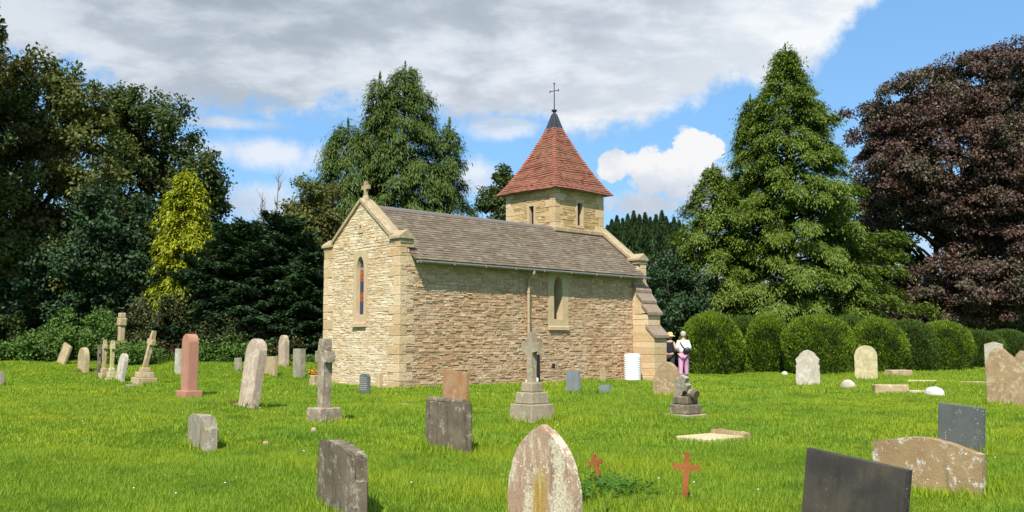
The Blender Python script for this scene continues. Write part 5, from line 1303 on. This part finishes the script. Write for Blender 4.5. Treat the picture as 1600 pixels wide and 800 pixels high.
# moss at the foot of the leaning headstone
def moss(px, by, label, s=.2, n=900):
    c = on_ground(px, by); x = c.x+RNG.normal(size=n)*s; y = c.y+RNG.normal(size=n)*s*.5; z = gz(x, y)+RNG.random(n)*.12
    me = leaves(np.stack([x, y, z], -1), rdir(n), rdir(n), RNG.uniform(.03, .06, n), RNG.uniform(.02, .035, n)); tag(obj('moss_tuft', me, LM['moss']), label, 'moss')
LM['moss'] = leaf_mat('rusty_moss', (.16, .075, .02), (.22, .12, .035), (.16, .15, .04), trans=.1)
moss(377, 636, 'rusty brown moss clump at the foot of the leaning round-topped headstone', .12)
moss(134, 581, 'reddish moss clump at the foot of the small round-topped buff gravestone', .16, 500)

# ---------------------------------------------------------------- grass
def grass_patch(nb, d0, d1, hgt, wid):
    # uniform in view area between two distances, a little wider than the picture
    y = np.sqrt(RNG.random(nb)*(d1**2-d0**2)+d0**2); x = RNG.uniform(-1, 1, nb)*(y*.56+1.5)
    keep = np.ones(nb, bool)
    # chapel footprint
    ux = (x-C0.x)*U.x+(y-C0.y)*U.y; vx = (x-C0.x)*Vv.x+(y-C0.y)*Vv.y
    keep &= ~((ux > -.0) & (ux < LN) & (vx > 0) & (vx < W))
    for (p, rz, hw, hd) in EXCL:
        dx, dy = x-p.x, y-p.y; lx = dx*math.cos(-rz)-dy*math.sin(-rz); ly = dx*math.sin(-rz)+dy*math.cos(-rz)
        keep &= ~((np.abs(lx) < hw) & (np.abs(ly+.02) < hd))
    x, y = x[keep], y[keep]; n = len(x)
    # tufts: height follows a lumpy field
    f = .5+.5*np.sin(x*2.1+1.3*np.sin(y*1.7))*np.sin(y*2.6+1.1*np.sin(x*1.9)); f2 = .5+.5*np.sin(x*7.3+2*np.sin(y*5))*np.sin(y*6.1+x*2)
    f3 = np.clip(np.sin(x*.9+2.2*np.sin(y*.55+.4))*np.sin(y*1.15+1.7*np.sin(x*.6)), 0, 1)
    h = hgt*(.42+.42*f+.42*f2+.75*f3**2)*RNG.uniform(.45, 1.35, n); z = gz(x, y)-.01
    a = RNG.random(n)*2*PI; ln = RNG.uniform(.1, .8, n)*h; wa = a+PI/2+RNG.normal(size=n)*.5
    w = wid*RNG.uniform(.6, 1.2, n)
    wx, wy = np.cos(wa)*w/2, np.sin(wa)*w/2
    b0 = np.stack([x-wx, y-wy, z], -1); b1 = np.stack([x+wx, y+wy, z], -1)
    tip = np.stack([x+np.cos(a)*ln, y+np.sin(a)*ln, z+h*.92], -1)
    return b0, b1, tip, np.stack([x, y, z], -1), wx, wy, a, ln, h
Vs = []; Fs = []; off = 0
for args in ((420000, 4.5, 13, .062, .0065), (420000, 13, 24, .066, .012), (380000, 24, 46, .08, .024), (130000, 46, 75, .10, .06)):
    b0, b1, tip, *_ = grass_patch(*args); n = len(b0)
    Vs.append(np.stack([b0, b1, tip], 1).reshape(-1, 3)); Fs.append(np.arange(3*n).reshape(n, 3)+off); off += 3*n
for (p, w, ph) in TUFTS:      # uncut longer grass round the foot of every stone
    n = int(500*min(1.6, max(.4, w))*(1 if p.y < 20 else .6)); a = RNG.random(n)*2*PI; rr = (.50+np.abs(RNG.normal(size=n))*.13)*w+.05
    x = p.x+np.cos(a)*rr; y = p.y+np.sin(a)*rr*.75; z = gz(x, y)-.01; h = RNG.uniform(.06, .16, n)*(1-.0*rr); b = RNG.random(n)*2*PI; wd = (.004+.0006*p.y)*RNG.uniform(.6, 1.2, n)
    b0 = np.stack([x-np.cos(b)*wd, y-np.sin(b)*wd, z], -1); b1 = np.stack([x+np.cos(b)*wd, y+np.sin(b)*wd, z], -1); c = RNG.random(n)*2*PI; ln = h*RNG.uniform(.1, .7, n)
    tip = np.stack([x+np.cos(c)*ln, y+np.sin(c)*ln, z+h], -1)
    Vs.append(np.stack([b0, b1, tip], 1).reshape(-1, 3)); Fs.append(np.arange(3*n).reshape(n, 3)+off); off += 3*n
me = np_mesh('grass', np.concatenate(Vs), np.concatenate(Fs)); 
tag(obj('grass', me, M['grass']), 'lush green churchyard grass', 'grass', kind='stuff')

# ---------------------------------------------------------------- light, sky, camera
SUN_EL = rad(50); hd = Vector((.22, .975, 0)).normalized()      # horizontal travel of the light
dirv = Vector((hd.x*math.cos(SUN_EL), hd.y*math.cos(SUN_EL), -math.sin(SUN_EL)))
sd = bpy.data.lights.new('sun', 'SUN'); sd.energy = 5.0; sd.angle = rad(.55); sd.color = (1, .94, .83)
so = bpy.data.objects.new('sun', sd); COL.objects.link(so); so.rotation_euler = dirv.to_track_quat('-Z', 'Y').to_euler(); so.location = (-5, -10, 20)

world = bpy.data.worlds.new('World'); SC.world = world; world.use_nodes = True
wt = NT.__new__(NT); wt.t = world.node_tree; wt.t.nodes.clear(); wt.m = None
out = wt.n('ShaderNodeOutputWorld'); bg = wt.n('ShaderNodeBackground'); wt.l(bg.outputs[0], out.inputs[0])
sky = wt.n('ShaderNodeTexSky', sky_type='NISHITA', sun_disc=False); sky.sun_elevation = SUN_EL
sky.sun_rotation = math.atan2(-hd.x, -hd.y); sky.air_density = 1.0; sky.dust_density = .5; sky.ozone_density = 2.0
tc = wt.n('ShaderNodeTexCoord'); D3 = tc.outputs['Generated']; sep = wt.n('ShaderNodeSeparateXYZ'); wt.l(D3, sep.inputs[0])
az = wt.math('ARCTAN2', sep.outputs[0], sep.outputs[1]); el = wt.math('ARCSINE', sep.outputs[2])
def azel(px, py):
    d = ray(px, py).normalized(); return math.atan2(d.x, d.y), math.asin(d.z)
# cloud noise on a flat layer (perspective-correct stretching)
ez = wt.math('MAXIMUM', sep.outputs[2], .04); inv = wt.math('DIVIDE', 1.0, wt.math('ADD', ez, .12))
cl = wt.n('ShaderNodeVectorMath', operation='SCALE'); wt.l(D3, cl.inputs[0]); wt.l(inv, cl.inputs['Scale'])
flat = wt.n('ShaderNodeMapping'); wt.l(cl.outputs[0], flat.inputs[0]); flat.inputs['Scale'].default_value = (1, 1.0, 0)
n_big = wt.noise(flat.outputs[0], 1.6, 8, .55, .3); n_med = wt.noise(flat.outputs[0], 4.2, 9, .6, .2); n_fine = wt.noise(D3, 16, 10, .62, .2)
n_puff = wt.noise(D3, 9, 10, .6, .1); n_fine2 = wt.noise(D3, 40, 8, .65)
n_mixn = wt.math('ADD', wt.math('MULTIPLY', wt.noise(D3, 14, 3, .5), .55), wt.math('MULTIPLY', n_fine2, .45))
# lower edge of the big cloud deck as a curve over azimuth
pts = [(-700, 60), (-100, 90), (40, 105), (130, 128), (270, 165), (400, 186), (520, 186), (650, 175), (720, 205), (830, 198), (900, 206), (1000, 196), (1090, 168), (1160, 130), (1240, 120), (1300, 70), (1360, 10), (1420, -80), (1600, -330), (2300, -700)]
fc = wt.n('ShaderNodeFloatCurve'); c = fc.mapping.curves[0]
A0, A1 = -1.0, 1.0; P2 = sorted((( azel(x, y)[0]-A0)/(A1-A0), azel(x, y)[1]/1.0) for x, y in pts)
c.points[0].location = P2[0]; c.points[1].location = P2[-1]
for q in P2[1:-1]: c.points.new(*q)
fc.mapping.use_clip = False; fc.mapping.update()
wt.l(wt.math('DIVIDE', wt.math('SUBTRACT', az, A0), A1-A0), fc.inputs['Value'])
edge = fc.outputs[0]
over = wt.math('SUBTRACT', el, edge)                                # radians above the edge
wob = wt.math('ADD', wt.math('MULTIPLY', wt.math('SUBTRACT', n_fine, .5), .09), wt.math('MULTIPLY', wt.math('SUBTRACT', n_puff, .5), .09))
ov = wt.math('ADD', over, wob)
deck = wt.step(ov, -.006, .022)
def blob(px, py, rx, ry, soft=1.0, amp=.9, nz=None, a=.30, b=.62):
    a0, e0 = azel(px, py); dx = wt.math('DIVIDE', wt.math('SUBTRACT', az, a0), rx/F); dy = wt.math('DIVIDE', wt.math('SUBTRACT', el, e0), ry/F)
    r2 = wt.math('SQRT', wt.math('ADD', wt.math('MULTIPLY', dx, dx), wt.math('MULTIPLY', dy, dy)))
    v_ = wt.math('ADD', wt.math('SUBTRACT', 1.0, r2), wt.math('MULTIPLY', wt.math('SUBTRACT', nz or n_mixn, .5), amp*2.0))
    return wt.step(v_, a, b)
mx = lambda *a: (a[0] if len(a) == 1 else wt.math('MAXIMUM', a[0], mx(*a[1:])))
cum = mx(blob(1090, 228, 55, 36, amp=1.3, a=.2, b=.36), blob(1045, 275, 105, 62, amp=1.2, a=.2, b=.36), blob(962, 262, 30, 34, amp=1.2, a=.2, b=.36), blob(1010, 320, 110, 40, amp=1.0, a=.1, b=.6), blob(1110, 300, 70, 60, amp=1.0, a=.1, b=.5))
wis = mx(blob(400, 238, 190, 34, amp=1.0, a=.1, b=.8), blob(385, 318, 100, 40, amp=1.0, a=.1, b=.8), blob(745, 280, 75, 38, amp=1.1, a=.1, b=.8), blob(790, 200, 110, 26, amp=1.2, a=.1, b=.8), blob(330, 190, 150, 16, amp=.8, a=.1, b=.9))
low = wt.step(wt.math('ADD', el, wt.math('MULTIPLY', wt.math('SUBTRACT', n_puff, .5), .12)), .17, .02)
cov = mx(deck, cum, wt.math('MULTIPLY', wis, .78), wt.math('MULTIPLY', low, .75))
# outside the picture: broken cloud everywhere
behind = wt.step(sep.outputs[1], .35, .1)
cov = mx(wt.math('MULTIPLY', cov, wt.math('SUBTRACT', 1.0, behind)), wt.math('MULTIPLY', behind, wt.step(n_big, .50, .62)))
K = 6.6
shade = wt.math('ADD', wt.math('MULTIPLY', n_big, .55), wt.math('MULTIPLY', n_med, .45))
bright = wt.step(shade, .42, .60)
edgeb = wt.step(ov, .17, .0)                                       # thinner, brighter towards the edge
right = wt.step(az, -.30, .30)
f = wt.math('ADD', wt.math('MULTIPLY', bright, .42), wt.math('ADD', wt.math('MULTIPLY', edgeb, .30), wt.math('MULTIPLY', right, .40)))
deckc = wt.ramp(f, [(0, (.36*K, .43*K, .52*K)), (.35, (.53*K, .60*K, .69*K)), (.72, (.80*K, .86*K, .94*K)), (1, (1.0*K, 1.03*K, 1.06*K))])
cumc = wt.ramp(wt.math('ADD', wt.math('MULTIPLY', wt.step(el, azel(1000, 335)[1], azel(1000, 225)[1]), .75), wt.math('MULTIPLY', wt.math('SUBTRACT', n_mixn, .42), 2.2)), [(0, (.60*K, .67*K, .78*K)), (.45, (.78*K, .83*K, .92*K)), (.8, (1.0*K, 1.0*K, 1.02*K))])
cc = wt.mix(wt.step(ov, -.03, .0), cumc, deckc)
skyc = wt.mix(1.0, sky.outputs[0], (.80, 1.0, 1.16), 'MULTIPLY')
skyc = wt.mix(.45, skyc, (.30*K, .66*K, 1.12*K))
fin = wt.mix(cov, skyc, cc)
wt.l(fin, bg.inputs[0]); bg.inputs[1].default_value = .10

cam = bpy.data.cameras.new('camera'); cam.sensor_width = 36; cam.lens = F/1600*36; cam.clip_end = 4000; cam.clip_start = .1
co = bpy.data.objects.new('camera', cam); COL.objects.link(co); co.location = (0, 0, EYE); co.rotation_euler = (PI/2+PITCH, 0, 0)
SC.camera = co
SC.view_settings.view_transform = 'Standard'; SC.view_settings.look = 'None'; SC.view_settings.exposure = .50; SC.view_settings.gamma = 1
SC.cycles.max_bounces = 6; SC.cycles.diffuse_bounces = 4; SC.cycles.glossy_bounces = 2; SC.cycles.transmission_bounces = 3; SC.cycles.caustics_reflective = False; SC.cycles.caustics_refractive = False
